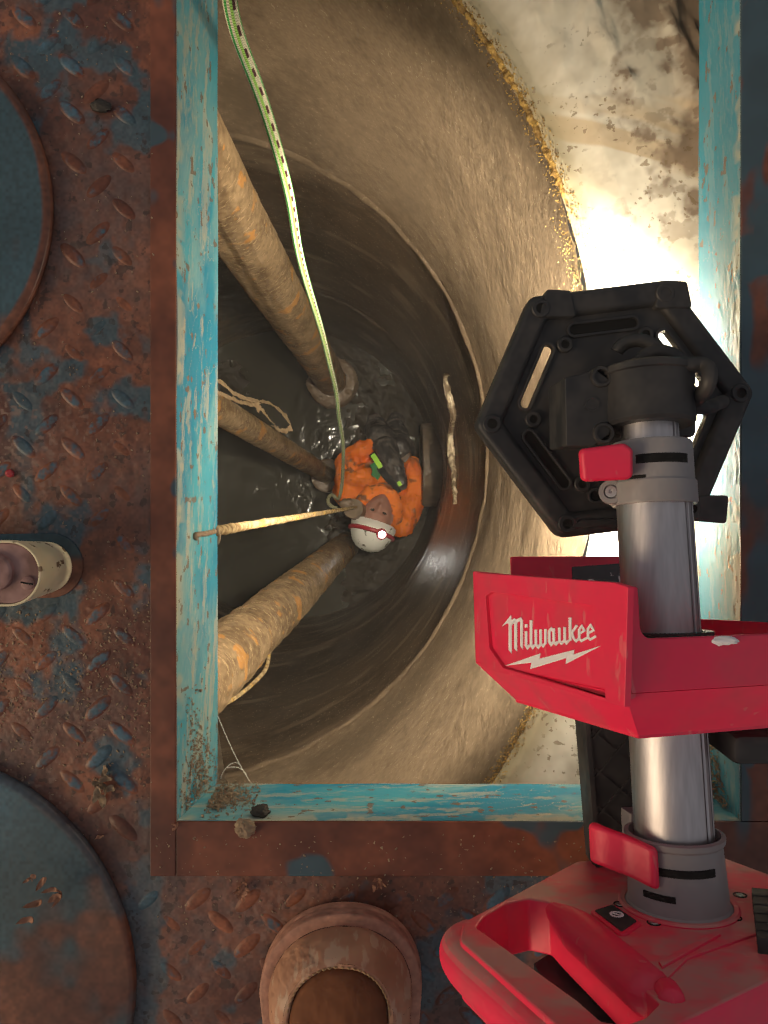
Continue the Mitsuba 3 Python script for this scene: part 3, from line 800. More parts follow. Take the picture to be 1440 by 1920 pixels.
# ---------------------------------------------------------------- the person
pe = 'person'
tag(pe, 'person in muddy orange suit and white helmet crouching in the sludge, face turned up', 'person')
nk = ad(706, 952, 4.00)
shL, shR = ad(655, 925, 4.05), ad(752, 978, 4.06)
che, pel = ad(702, 912, 4.18), ad(722, 868, 4.42)
man = limb([(pel, 0.135), (che, 0.145), (nk, 0.075)]) + limb([(shL, 0.075), (ad(690, 935, 4.06), 0.105), (ad(722, 950, 4.06), 0.10), (shR, 0.075)])
man += limb([(ad(680, 905, 4.16), 0.115), (ad(728, 925, 4.18), 0.09)])
man += limb([(shL, 0.075), (ad(651, 868, 4.18), 0.062), (ad(682, 845, 4.2), 0.052), (ad(704, 836, 4.2), 0.046)])
man += limb([(shR, 0.075), (ad(776, 932, 4.16), 0.056), (ad(777, 893, 4.14), 0.047), (ad(770, 872, 4.16), 0.042)])
body = soft(man, 0.014, 10)
v = body.vertices
nrm = body.vertex_normals
body.vertices = v + nrm * ((meshkit.fbm(v * 11, 3, 4) - 0.5) * 0.035 - (np.abs(meshkit.fbm(v * V(30, 16, 24), 2, 19) - 0.5)) * 0.03 - (np.abs(meshkit.fbm(v * V(16, 9, 12), 3, 9) - 0.5)) * 0.075 + 0.012)[:, None]
add('suit', body, 'm_orange', pe, smooth=True)
# collar
col = limb([(ad(676, 962, 3.92), 0.036), (ad(681, 940, 3.90), 0.040), (ad(694, 926, 3.90), 0.040), (ad(714, 921, 3.90), 0.040), (ad(732, 931, 3.90), 0.042), (ad(740, 952, 3.92), 0.042), (ad(742, 972, 3.95), 0.036)])
add('collar', soft(col, 0.015, 6), 'm_orange', pe, smooth=True)
leg = limb([(ad(718, 862, 4.40), 0.115), (ad(716, 822, 4.22), 0.078), (ad(706, 806, 4.42), 0.062), (ad(704, 800, 4.56), 0.055)])
leg += limb([(ad(742, 880, 4.42), 0.115), (ad(748, 842, 4.20), 0.078), (ad(742, 812, 4.42), 0.062), (ad(740, 800, 4.56), 0.055)])
leg += limb([(ad(722, 838, 4.14), 0.062), (ad(736, 868, 4.07), 0.052), (ad(751, 903, 4.04), 0.040)])
leg += limb([(ad(704, 800, 4.54), 0.05), (ad(704, 788, 4.55), 0.045)]) + limb([(ad(740, 800, 4.54), 0.05), (ad(742, 788, 4.55), 0.045)])
lm = soft(leg, 0.022, 8)
lm.vertices = lm.vertices + lm.vertex_normals * ((meshkit.fbm(lm.vertices * 12, 3, 14) - 0.5) * 0.05)[:, None]
add('waders', lm, 'm_wader', pe, smooth=True)


def hand(wrist, d, up, s=1.0, curl=0.6):
    d, up = unit(d), unit(up)
    side = np.cross(d, up)
    pal = limb([(wrist, 0.024 * s), (wrist + d * 0.05 * s + side * 0.02 * s, 0.018 * s)]) + limb([(wrist, 0.024 * s), (wrist + d * 0.05 * s - side * 0.025 * s, 0.018 * s)])
    pal = m3.Manifold.batch_hull([pal])
    for i, (o, L) in enumerate(((-0.032, .075), (-0.011, .085), (0.011, .08), (0.031, .062))):
        q = wrist + d * 0.055 * s + side * o * s
        c = [(q, 0.0105 * s)]
        dd = d.copy()
        for seg in (0.45, 0.32, 0.23):
            dd = unit(dd - up * curl * (1.0 + 0.1 * i))
            q = q + dd * L * seg * s
            c.append((q, 0.0095 * s))
        pal += limb(c)
    q = wrist + d * 0.015 * s - side * 0.03 * s
    pal += limb([(q, 0.013 * s), (q + (d * 0.7 - side * 0.6) * 0.035 * s, 0.011 * s), (q + (d * 1.2 - side * 0.5 - up * .3) * 0.05 * s, 0.0095 * s)])
    return soft(pal, 0.006, 3)


add('glove', hand(ad(707, 836, 4.19), V(0.9, 0.35, 0), V(0, 0.1, 1)), 'm_glove', pe, smooth=True)
add('glove', hand(ad(769, 868, 4.16), V(-0.6, 0.8, 0), V(0, 0.1, 1)), 'm_glove', pe, smooth=True)
# harness straps over the chest, and black strips for the shaded gaps
def strap(path, w, name, mat, n=40):
    p = spline(path, n)
    td = np.gradient(p, axis=0); td /= np.linalg.norm(td, axis=1, keepdims=True)
    sd = np.cross(td, [0, 0, 1.0]); sd /= np.linalg.norm(sd, axis=1, keepdims=True)
    loops = []
    for o, h in ((-1, 0), (-1, .004), (1, .004), (1, 0)):
        loops.append(p + sd * w / 2 * o + V(0, 0, h))
    v = np.stack(loops, 1)
    i, j = np.meshgrid(np.arange(n - 1), np.arange(4), indexing='ij')
    b, c = (i * 4 + j).ravel(), (i * 4 + (j + 1) % 4).ravel()
    me = trimesh.Trimesh(v.reshape(-1, 3), np.vstack([np.c_[b, c, c + 4], np.c_[b, c + 4, b + 4]]), process=False)
    add(name, me, mat, pe, smooth=False)


strap([ad(697, 850, 4.03), ad(705, 862, 4.01), ad(714, 880, 4.00), ad(733, 903, 4.00), ad(746, 924, 4.0)], 0.036, 'harness_strap', 'm_hole')  # black strip put in for the shaded gap across the chest
strap([ad(742, 926, 4.02), ad(748, 945, 4.02), ad(744, 962, 4.03)], 0.03, 'harness_strap', 'm_hole')  # black strip put in for the shaded gap between chest and arm
strap([ad(698, 852, 4.015), ad(705, 862, 4.0), ad(714, 877, 3.99)], 0.026, 'harness_strap', 'm_lime')
strap([ad(702, 895, 4.0), ad(706, 885, 4.0), ad(700, 868, 4.005)], 0.045, 'harness_strap', 'm_green')
strap([ad(747, 903, 3.995), ad(751, 911, 3.99)], 0.02, 'harness_strap', 'm_lime')

# head: its own frame, crown towards h, face towards f
hd = unit(V(-0.26, -0.86, 0.36)); fd = V(0.16, 0.42, 0.9); fd = unit(fd - hd * (fd @ hd)); sd = np.cross(hd, fd)
hc = ad(706, 968, 3.88)
HM = frame(hc, sd, fd, hd)


def head_mesh():
    m = trimesh.creation.icosphere(subdivisions=4)
    v = m.vertices.copy()
    x, y, z = v.T
    v = v * V(0.076, 0.096, 0.115)
    jaw = np.clip(-z, 0, 1)
    v[:, 0] *= 1 - 0.28 * jaw ** 1.5
    v[:, 1] += 0.012 * jaw * (y > 0)
    front = np.clip(y, 0, 1)
    X, Z = v[:, 0], v[:, 2]
    v[:, 1] += front * (0.026 * np.exp(-(X / 0.012) ** 2 - ((Z + 0.018) / 0.022) ** 2) + 0.010 * np.exp(-(X / 0.04) ** 2 - ((Z - 0.022) / 0.010) ** 2)
                        - 0.010 * (np.exp(-((X - 0.030) / 0.014) ** 2 - ((Z - 0.004) / 0.010) ** 2) + np.exp(-((X + 0.030) / 0.014) ** 2 - ((Z - 0.004) / 0.010) ** 2))
                        + 0.007 * np.exp(-(X / 0.024) ** 2 - ((Z + 0.052) / 0.006) ** 2) + 0.006 * np.exp(-(X / 0.022) ** 2 - ((Z + 0.067) / 0.006) ** 2)
                        - 0.006 * np.exp(-(X / 0.026) ** 2 - ((Z + 0.0595) / 0.0035) ** 2) + 0.012 * np.exp(-(X / 0.022) ** 2 - ((Z + 0.095) / 0.015) ** 2))
    return trimesh.Trimesh(v, m.faces, process=False)


def mani(m):
    return m3.Manifold(m3.Mesh(np.asarray(m.vertices, np.float32), np.asarray(m.faces, np.uint32)))


hm = mani(move(head_mesh(), HM))
for s in (-1, 1):
    hm += mani(move(blob(V(0.075 * s, -0.008, -0.008), (0.011, 0.018, 0.03), 3, 0.2, 2, 2), HM))
tr = lambda p: HM[:3, :3] @ V(*p) + HM[:3, 3]
frame_ = limb([(tr((0, -0.012, -0.05)), 0.056), (tr((0, -0.03, -0.14)), 0.058), (nk, 0.05), (che, 0.085), (pel, 0.085)])
frame_ += limb([(nk, 0.05), (shL, 0.045), (ad(651, 868, 4.18), 0.036), (ad(704, 836, 4.2), 0.026)]) + limb([(nk, 0.05), (shR, 0.045), (ad(776, 932, 4.16), 0.034), (ad(770, 872, 4.16), 0.026)])
frame_ += limb([(pel, 0.08), (ad(716, 822, 4.22), 0.05), (ad(704, 800, 4.56), 0.035)]) + limb([(pel, 0.08), (ad(748, 842, 4.20), 0.05), (ad(740, 800, 4.56), 0.035)])
add('body', tm(hm + frame_), 'm_skin', pe, smooth=50)
for s in (-1, 1):
    add('eye', move(blob(V(0.030 * s, 0.082, 0.003), (0.012, 0.009, 0.006), 1, 0.0, 1, 2), HM), 'm_darkbit', pe, smooth=True)
# helmet: dome with brim and ridge, head lamp on its front
hs = lathe([(0.128, 0.0), (0.130, 0.012), (0.124, 0.03), (0.116, 0.06), (0.098, 0.092), (0.068, 0.117), (0.032, 0.129), (0.0005, 0.132)], 40)
hs.vertices = hs.vertices * V(0.90, 1.08, 1.08)
fr = np.clip(hs.vertices[:, 1], 0, 1)
hs.vertices[:, 1] += 0.03 * np.exp(-((hs.vertices[:, 2]) / 0.012) ** 2) * (fr > 0.08)
HH = HM @ trimesh.transformations.translation_matrix([0, -0.012, 0.040]) @ trimesh.transformations.rotation_matrix(math.radians(12), [1, 0, 0])
he = add('helmet', move(hs, HH), 'm_helmet', pe, smooth=50)
labels[he] = {'label': 'scuffed white helmet with red band'}
add('ridge', move(cat([tube([V(s * .03, math.cos(a) * .128, math.sin(a) * .136 + .002 - abs(s) * .004) for a in np.linspace(.75, 2.1, 24)], 0.0055, 8)[0] for s in (-1, 0, 1)]), HH), 'm_helmet', he, smooth=True)
an = np.linspace(0, 2 * math.pi, 60)
bp = np.c_[0.112 * np.cos(an), 0.136 * np.sin(an), 0.046 + 0 * an]
bm, _ = tube(bp, 0.011, 8, caps=False)
bm.vertices = (bm.vertices - V(0, 0, .046)) * V(1, 1, 1.0) + V(0, 0, .046)
add('lamp_band', move(bm, HH), 'm_redbit', he, smooth=True)
lp = V(-0.045, 0.133, 0.052)
hl = 'helmet_lamp'
LMf = HH @ frame(lp, V(1, 0, 0), unit(V(0, -0.5, 1)), unit(V(-0.35, 1, 0.5)))
LMf[:3, 2] = unit(LMf[:3, 2]); LMf[:3, 0] = unit(np.cross(LMf[:3, 1], LMf[:3, 2])); LMf[:3, 1] = np.cross(LMf[:3, 2], LMf[:3, 0])
tag(hl, 'small lit head lamp clipped on the white helmet', 'head lamp')
add('casing', move(lathe([(0.0005, -0.03), (0.022, -0.03), (0.026, -0.01), (0.026, 0.008), (0.021, 0.008), (0.019, 0.0), (0.0005, 0.0)], 24), LMf), 'm_redbit', hl, smooth=40)
add('bulb', move(lathe([(0.0185, 0.003), (0.014, 0.0065), (0.0005, 0.008)], 20), LMf), 'm_white', hl, smooth=True, emitter={'type': 'area', 'radiance': {'type': 'rgb', 'value': [HEAD_LAMP, HEAD_LAMP, HEAD_LAMP * 0.92]}})

# ---------------------------------------------------------------- tower work light lying over the corner of the hatch
tl = 'tower_work_light'
tag(tl, 'red and black battery tower light lying over the hatch, its lamp head shining down', 'work light')
A0, A1 = ad(1272, 1700, 0.597), ad(1215, 760, 0.648)
ax = unit(A1 - A0)
ez = unit(V(0, 0, 1) - ax * ax[2]); ex = np.cross(ax, ez) * -1
ex = np.cross(ax, ez)                     # roughly +x
if ex[0] < 0:
    ex = -ex
TF = lambda s=0.0, th=0.0: frame(A0 + ax * s, math.cos(th) * ex - math.sin(th) * ez, math.sin(th) * ex + math.cos(th) * ez, ax) @ np.diag([1, 1, 1, 1.0])


def TFr(s=0.0, th=0.0):
    """right-handed tower frame: x = across, y = across, z = along the mast towards the head"""
    X = math.cos(th) * ex - math.sin(th) * ez
    return frame(A0 + ax * s, X, np.cross(ax, X), ax)          # y points down (-z of the place)


def mast(rad, s0, s1, name):
    c = Point(0, 0).buffer(rad, quad_segs=24)
    for an in (-0.95, -0.62):                                    # two keyway grooves on the outer side
        c = c.difference(sbox(rad - 0.0022, -0.0016, rad + 0.01, 0.0016).buffer(0).__class__([(math.cos(an) * x - math.sin(an) * y, math.sin(an) * x + math.cos(an) * y) for x, y in ((rad - 0.0028, -0.0011), (rad + 0.01, -0.0011), (rad + 0.01, 0.0011), (rad - 0.0028, 0.0011))]))
    add(name, move(prism(c, 0, s1 - s0, 0.001), TFr(s0)), 'm_alu', tl, smooth=35)


mast(0.0300, 0.0, 0.330, 'mast_tube')
mast(0.0233, 0.320, 0.405, 'mast_tube')


def spx(px, py):
    """length along the mast axis at which the mast passes this pixel row"""
    ss = np.linspace(-0.1, 0.6, 1401)
    q = A0 + ax * ss[:, None]
    return ss[np.argmin(np.abs(NY - q[:, 1] / (CAM_Z - q[:, 2]) * F - py))]


# upper clamp collar
s0, s1 = spx(0, 948), spx(0, 832)
L = s1 - s0
ck = add('clamp_collar', move(cat([lathe([(0.0305, 0), (0.0335, 0), (0.0345, 0.002), (0.0345, 0.018), (0.033, 0.020), (0.033, L - 0.002), (0.032, L), (0.0238, L)], 64)]), TFr(s0)), 'm_grey', tl, smooth=35)


def patch(r, a0, a1, z0, z1, t, n=16):
    """a curved slab on the collar between two angles (degrees) and two heights"""
    a = np.radians(np.linspace(a0, a1, n))
    out = Polygon(np.r_[np.c_[np.cos(a), np.sin(a)] * (r + t), (np.c_[np.cos(a), np.sin(a)] * (r - 0.004))[::-1]])
    return prism(out, z0, z1, 0.0)


# angles in the tower frame: -90 faces up to the lens, 180 is the hatch side
add('slot', move(patch(0.0330, -130, -55, L * 0.60, L * 0.74, 0.0006), TFr(s0)), 'm_hole', ck, smooth=False)
add('slot', move(patch(0.0330, -150, -118, L * 0.33, L * 0.42, 0.0006), TFr(s0)), 'm_hole', ck, smooth=False)
sc = A0 + ax * (s0 + 0.011) - ex * 0.0375 + ez * 0.008
scf = frame(sc, ax, np.cross(unit(ez * 0.9 - ex * .4), ax), unit(ez * 0.9 - ex * .4))
add('screw_lug', move(lathe([(0.0005, -0.03), (0.0095, -0.03), (0.0105, -0.002), (0.0095, 0.0), (0.006, 0.0), (0.006, -0.003), (0.0005, -0.003)], 24), scf), 'm_grey', ck, smooth=35)
add('screw', move(lathe([(0.0005, -0.004), (0.0052, -0.004), (0.0048, 0.0), (0.002, 0.0), (0.0018, -0.002), (0.0005, -0.002)], 12), scf), 'm_steel', ck, smooth=35)


def quadlever(pix, d, thick, name, rnd=0.006, parent=tl, mat='m_red', n=None):
    """a rounded slab whose outline is the polygon of pixels, facing up, at depth d below the lens"""
    p0 = ad(pix[0][0], pix[0][1], d)
    nn = unit(n if n is not None else V(0, 0, 1))
    X = unit(np.cross(V(0, 1, 0), nn)); Y = np.cross(nn, X)
    pts = [((onplane(px, py, p0, nn) - p0) @ X, (onplane(px, py, p0, nn) - p0) @ Y) for px, py in pix]
    poly = Polygon(pts).buffer(-rnd).buffer(rnd, quad_segs=5)
    return add(name, move(prism(poly, -thick, 0, min(0.0035, thick * .4), 4, both=True), frame(p0, X, Y, nn)), mat, parent, smooth=40)


quadlever([(1088, 842), (1172, 831), (1188, 842), (1188, 895), (1176, 900), (1092, 904)], 0.605, 0.014, 'clamp_lever', 0.0045, n=V(-0.1, -0.05, 1))

# lower clamp collar
sL = 0.055
lk = add('clamp_collar', move(cat([lathe([(0.0405, -0.002), (0.0395, 0.003), (0.0375, 0.005), (0.0352, sL - 0.006), (0.0372, sL - 0.004), (0.0378, sL), (0.0345, sL + 0.001), (0.0325, sL - 0.004), (0.0325, sL * .6)], 72)]), TFr(0.0)), 'm_grey', tl, smooth=35)
add('slot', move(patch(0.0361, -132, -62, sL * 0.60, sL * 0.70, 0.0008), TFr(0)), 'm_hole', lk, smooth=False)
add('slot', move(patch(0.0370, -150, -112, sL * 0.28, sL * 0.36, 0.0008), TFr(0)), 'm_hole', lk, smooth=False)
# lever of the lower clamp: a curved tongue that hugs the collar and stands off on the hatch side
pol = lambda r_, d_: (r_ * math.cos(math.radians(d_)), r_ * math.sin(math.radians(d_)))
ctl = [pol(0.0412, -134), pol(0.0415, -143), pol(0.0428, -152), pol(0.0470, -161), pol(0.0550, -168), (-0.0625, -0.003)]
lp_ = spline([(x, y, 0) for x, y in ctl], 24)[:, :2]
ex2, ey2 = ex, np.cross(ax, ex)
pl2 = LineString(lp_).buffer(0.0048, quad_segs=5)
shear = lambda m: m
lm_ = prism(pl2, 0.024, 0.054, 0.004, 4, both=True)
lm_.vertices[:, 2] += np.clip((-lm_.vertices[:, 0] - 0.025) / 0.035, 0, 1) * 0.010
add('clamp_lever', move(lm_, frame(A0, ex2, ey2, ax)), 'm_red', tl, smooth=40)
hb = [onplane(px, py, A0 + ax * 0.036, ax) for px, py in ((1150, 1525), (1170, 1522), (1195, 1520), (1200, 1540), (1185, 1560), (1160, 1540))]
add('hinge', move(prism(Polygon([((q - A0) @ ex2, (q - A0) @ ey2) for q in hb]).buffer(0.002), 0.026, 0.052, 0.002, 2), frame(A0, ex2, ey2, ax)), 'm_grey', lk)

# base housing: outline on the plane square to the mast
def facepoly(pix, s=0.0):
    return [((onplane(px, py, A0 + ax * s, ax) - A0) @ ex2, (onplane(px, py, A0 + ax * s, ax) - A0) @ ey2) for px, py in pix]


base_out = Polygon(facepoly([(1082, 1614), (1125, 1611), (1345, 1603), (1440, 1638), (1585, 1690), (1640, 1745), (1450, 1832), (1190, 1958), (1120, 1990), (1085, 1958), (862, 1762), (868, 1728)])).buffer(-0.014).buffer(0.014, quad_segs=6)
grip = Polygon(facepoly([(893, 1738), (908, 1718), (950, 1693), (990, 1684), (1030, 1692), (1050, 1712), (1236, 1880), (1208, 1908), (1170, 1920), (1128, 1914), (1085, 1876)])).buffer(-0.004).buffer(0.004, quad_segs=5)
BF = frame(A0, ex2, ey2, ax)
bs = add('base_housing', move(prism(base_out.difference(grip), -0.040, 0.0, 0.009, 5, both=True), BF), 'm_red_dusty', tl, smooth=45)
hp_ = spline([onplane(px, py, A0 - ax * 0.019, ax) for px, py in ((905, 1764), (866, 1778), (872, 1806), (950, 1880), (1035, 1958), (1115, 2030))], 60)
add('grip_bar', tube(hp_, 0.0158 * np.clip(np.minimum(np.linspace(0, 1, 60) * 9 + .62, 1), 0, 1), 28)[0], 'm_red_dusty', bs, smooth=60)
# raised roll beside the grip opening and raised boss edge round the mast
roll = [onplane(px, py, A0 - ax * 0.006, ax) for px, py in ((1030, 1702), (1090, 1752), (1160, 1812), (1236, 1878))]
add('edge_roll', tube(spline(roll, 30), 0.0150 * np.sqrt(np.clip(np.minimum(np.linspace(0, 1, 30) * 3, (1 - np.linspace(0, 1, 30)) * 16) + 0.05, 0, 1)), 24)[0], 'm_red', bs, smooth=50)
add('edge_roll', tube(spline([onplane(px, py, A0 - ax * 0.001, ax) for px, py in ((1243, 1850), (1256, 1868), (1262, 1885))], 12), 0.008 * np.sqrt(np.clip(np.minimum(np.linspace(0, 1, 12), 1 - np.linspace(0, 1, 12)) * 5 + 0.02, 0, 1)), 16)[0], 'm_red', bs, smooth=50)
add('mast_collar', move(lathe([(0.0445, -0.001), (0.0445, 0.0025), (0.043, 0.004), (0.040, 0.004)], 64), TFr(0)), 'm_red_dusty', bs, smooth=35)
pad = Polygon(facepoly([(1100, 1690), (1440, 1650), (1460, 1740), (1290, 1800), (1240, 1850), (1060, 1705)])).buffer(-0.003).buffer(0.003)
add('top_panel', move(prism(pad, -0.002, 0.0016, 0.0012, 2), BF), 'm_red_dusty', bs, smooth=40)
groove = Polygon(facepoly([(1235, 1812), (1345, 1752), (1352, 1760), (1242, 1822)]))
add('rib', move(prism(groove, 0, 0.0035, 0.001, 2), BF), 'm_red_dusty', bs, smooth=40)
btn = Polygon(facepoly([(1116, 1718), (1149, 1707), (1194, 1738), (1166, 1757)])).buffer(-0.0008).buffer(0.0008)
add('button_rim', move(prism(btn.buffer(0.0035), 0, 0.0035, 0.0015, 2), BF), 'm_red', bs, smooth=40)
pb = add('power_button', move(prism(btn, 0.001, 0.0046, 0.0008, 2), BF), 'm_black', tl, smooth=40)
labels[pb] = {'label': 'black power button with a white slashed ring'}
bc = V(*facepoly([(1157, 1727)])[0])
icon = unary_union([Point(*bc).buffer(0.0052).difference(Point(*bc).buffer(0.0036)), LineString([bc + V(-0.0026, 0.0022), bc + V(0.0026, -0.0022)]).buffer(0.0008)])
add('symbol', move(cat([prism(g, 0.0044, 0.0050) for g in getattr(icon, 'geoms', [icon])]), BF), 'm_white', pb, smooth=False)
for px, py in ((1163, 1700), (1227, 1735), (1388, 1683), (1378, 1726)):
    q = facepoly([(px, py)])[0]
    M = BF @ trimesh.transformations.translation_matrix([q[0], q[1], 0.0018])
    add('screw', move(lathe([(0.0005, -0.002), (0.0052, -0.002), (0.0052, 0.0004), (0.0046, 0.0006), (0.0040, -0.0008), (0.0005, -0.0008)], 16), M), 'm_hole', bs, smooth=35)
    add('screw_head', move(lathe([(0.0036, -0.0006), (0.0032, 0.0006), (0.0014, 0.0006), (0.0012, -0.0004), (0.0005, -0.0004)], 10), M), 'm_steel', bs, smooth=35)
# ribbed rubber block at the right edge
for i in range(6):
    pxs = [(1414 + 2 * i, 1690 + 17 * i), (1520, 1700 + 17 * i), (1520, 1712 + 17 * i), (1414 + 2 * i, 1702 + 17 * i)]
    add('vent_rib', move(prism(Polygon(facepoly(pxs)).buffer(0.001), 0, 0.010, 0.002, 2), BF), 'm_black', tl, smooth=40)
# battery behind the grip, rear body, rubber foot on the deck
bat = Polygon(facepoly([(1000, 1800), (1090, 1745), (1300, 1890), (1240, 2000), (1110, 2000)], -0.045)).buffer(-0.003).buffer(0.003)
bk = add('battery', move(prism(bat, -0.115, -0.047, 0.004, 3, both=True), BF), 'm_black', tl, smooth=40)
for px, py in ((1106, 1850), (1170, 1890)):
    q = facepoly([(px, py)], -0.046)[0]
    add('seam', move(rbox(q[0] - 0.003, q[0] + 0.003, q[1] - 0.022, q[1] + 0.022, -0.0475, -0.0462, 0.0005), BF), 'm_hole', bk)
rear = Polygon(facepoly([(1066, 1702), (1250, 1866), (1250, 1930), (1450, 1822), (1610, 1742), (1440, 1652), (1340, 1614), (1140, 1622)])).buffer(-0.005).buffer(0.005)
add('rear_body', move(prism(rear, -0.14, -0.058, 0.006, 3, both=True), BF), 'm_red', tl, smooth=40)
add('rubber_foot', rbox(0.20, 0.33, -0.47, -0.39, 0.001, 0.125, 0.008), 'm_black', tl)

# red carriage halfway up the mast
th = math.radians(17)
W3 = math.cos(th) * ex - math.sin(th) * ez
U3 = math.sin(th) * ex + math.cos(th) * ez
if ez[2] < 0:
    raise ValueError
sT, sLo, sBo, sCh = 0.264, 0.2145, 0.181, 0.150
h, tw = 0.1147, 0.004
CM = lambda: None


def cpt(w, u, s):
    q = A0 + ax * s
    return q + W3 * w + U3 * u


def cslab(face, poly_ws, off_out=0.0, t=tw, c=0.0012, name='wall', mat='m_red', parent=None):
    """a wall of the carriage: polygon given in (along, s) coordinates on one of its faces"""
    if face == 'logo':      # w = -h, along = u, outward -W
        o, X, N = cpt(-h - off_out, 0, 0), U3, -W3
    elif face == 'low':     # u = -h, along = w
        o, X, N = cpt(0, -h - off_out, 0), W3, -U3
    elif face == 'near':    # u = +h
        o, X, N = cpt(0, h + off_out, 0), W3, U3
    else:                   # w = +h
        o, X, N = cpt(h + off_out, 0, 0), U3, W3
    Y = ax
    if np.dot(np.cross(X, Y), N) < 0:
        X, poly_ws = -X, [(-a, b) for a, b in poly_ws]
    p = poly_ws if isinstance(poly_ws, Polygon) else Polygon(poly_ws)
    return add(name, move(prism(p, -t, 0, c, 3), frame(o, X, Y, N)), mat, parent or tl, smooth=40)


cg = key('carriage', tl)
labels[cg] = {'label': 'red moulded carriage round the mast with white lettering'}


def rounded(pts, r):
    return list(Polygon(pts).buffer(-r).buffer(r, quad_segs=4).exterior.coords)[:-1]


def tab(a0, a1, b0, b1, top, low, rr=0.008):
    """wall outline: low wall from a0 to a1 with a tall tab from b0 to b1"""
    p = unary_union([sbox(a0, sBo, a1, low), sbox(b0, sBo, b1, top)])
    p = p.buffer(-0.0015).buffer(0.0015 + rr, join_style=1, quad_segs=5).buffer(-rr, quad_segs=5)
    return list(p.exterior.coords)[:-1]


def lpx(px, py, off=0.0):
    """front-wall coordinates (u, s) of a pixel"""
    q = onplane(px, py, cpt(-h - off, 0, 0), W3) - A0
    return (q @ U3, q @ ax)


tl_, tr_ = lpx(902, 1070)[1], lpx(1186, 1097)[1]
cslab('logo', rounded([(-h, sBo), (h, sBo), (h, tr_), (-h, tl_)], 0.002), name='front_wall', parent=cg)
cslab('low', tab(-h + 0.03, h - 0.001, -h + 0.038, h - 0.010, sT + 0.012, sLo), name='rear_wall', parent=cg)
cslab('near', tab(-h + 0.0042, h, -h + 0.0042, -h + 0.014, tr_ - 0.001, sLo), name='side_wall', parent=cg)
cslab('far', tab(-h, h - 0.005, -h, -h + 0.006, sT, sLo), name='side_wall', parent=cg)
# chamfered skirt under the walls and the floor inside
for nm_, sgn in (('front', 0), ('near', 1), ('far', 2), ('low', 3)):
    pass
o_, i_ = h, h - 0.026
def ringpt(k, hh, s):
    w, u = ((-hh, -hh), (hh, -hh), (hh, hh), (-hh, hh))[k % 4]
    return cpt(w, u, s)
sk = []
for k in range(4):
    q = [ringpt(k, o_, sBo), ringpt(k + 1, o_, sBo), ringpt(k + 1, i_, sCh), ringpt(k, i_, sCh)]
    q2 = [ringpt(k, o_ - 0.004, sBo + 0.001), ringpt(k + 1, o_ - 0.004, sBo + 0.001), ringpt(k + 1, i_ - 0.004, sCh + 0.002), ringpt(k, i_ - 0.004, sCh + 0.002)]
    v = np.array(q + q2)
    f = [[0, 1, 2], [0, 2, 3], [4, 6, 5], [4, 7, 6], [0, 4, 5], [0, 5, 1], [3, 2, 6], [3, 6, 7], [1, 5, 6], [1, 6, 2], [0, 3, 7], [0, 7, 4]]
    m = trimesh.Trimesh(v, f, process=False); m.fix_normals(); sk.append(m)
add('skirt', cat(sk), 'm_red', cg, smooth=False)
CF = frame(A0, W3, np.cross(ax, W3), ax)
fp = sbox(-i_, -i_, i_, i_).difference(Point(0, 0).buffer(0.0312, quad_segs=16))
add('tray', move(prism(fp, sCh - 0.002, sCh + 0.006, 0.001, 2), CF), 'm_red', cg, smooth=40)
add('tray', move(prism(sbox(-h + .006, -h + .006, h - .006, h - .006).difference(Point(0, 0).buffer(0.040, quad_segs=16)), sBo + 0.010, sBo + 0.015, 0.001, 2), CF), 'm_red', cg, smooth=40)
add('bushing', move(lathe([(0.0315, sCh), (0.0395, sCh), (0.0395, sBo + 0.03), (0.0315, sBo + 0.03)], 40), CF), 'm_black', cg, smooth=35)
# recessed panel on the front: a raised border with the panel inside
bord_o = Polygon([lpx(*p) for p in ((902, 1074), (1160, 1092), (1186, 1100), (1180, 1326), (912, 1252), (905, 1235))]).buffer(-0.001).buffer(0.001)
bord_i = Polygon([lpx(*p) for p in ((916, 1118), (928, 1110), (1118, 1136), (1138, 1160), (1143, 1308), (950, 1252), (924, 1215))])
LF = frame(A0 - W3 * h, -U3, ax, -W3)
add('front_border', move(prism(Polygon([(-a, b) for a, b in np.array(bord_o.exterior.coords)]).difference(Polygon([(-a, b) for a, b in np.array(bord_i.exterior.coords)])), -0.001, 0.0034, 0.0016, 3), LF), 'm_red', cg, smooth=40)

# lettering and the lightning bolt
Z6 = lambda x, y: (920 + x / 6.0, 1130 + y / 6.0)
strokes = [([(404, 318), (404, 482), (421, 508), (446, 478)], 28), ([(460, 197), (460, 472), (478, 504), (503, 474)], 29), ([(513, 302), (515, 470), (541, 502), (569, 466), (567, 300)], 28), ([(569, 462), (596, 488), (622, 452), (622, 294)], 27),
           ([(664, 312), (666, 440), (686, 470), (706, 448)], 30), ([(664, 322), (688, 292), (712, 330)], 26), ([(714, 286), (716, 440), (740, 466), (764, 436)], 29), ([(778, 281), (780, 432), (802, 458), (836, 424)], 28), ([(838, 273), (840, 428), (858, 454), (884, 424)], 28),
           ([(899, 168), (901, 430)], 30), ([(908, 352), (978, 252)], 26), ([(918, 338), (944, 408), (966, 432), (1002, 400)], 26),
           ([(1002, 300), (1002, 402), (1027, 430), (1106, 388)], 26), ([(1000, 304), (1031, 262), (1061, 312), (1006, 348)], 24), ([(1101, 290), (1101, 390), (1127, 414), (1192, 376)], 26), ([(1099, 294), (1131, 252), (1164, 312), (1106, 342)], 24)]
polys = [LineString(a).buffer(w / 2, cap_style=2, join_style=2) for a, w in strokes]
polys.append(Polygon([(135, 265), (235, 138), (240, 200), (275, 172), (292, 192), (345, 162), (368, 200), (368, 525), (338, 490), (338, 222), (328, 205), (303, 228), (303, 548), (270, 515), (270, 228), (242, 255), (242, 570), (208, 530), (208, 235), (185, 234)]))
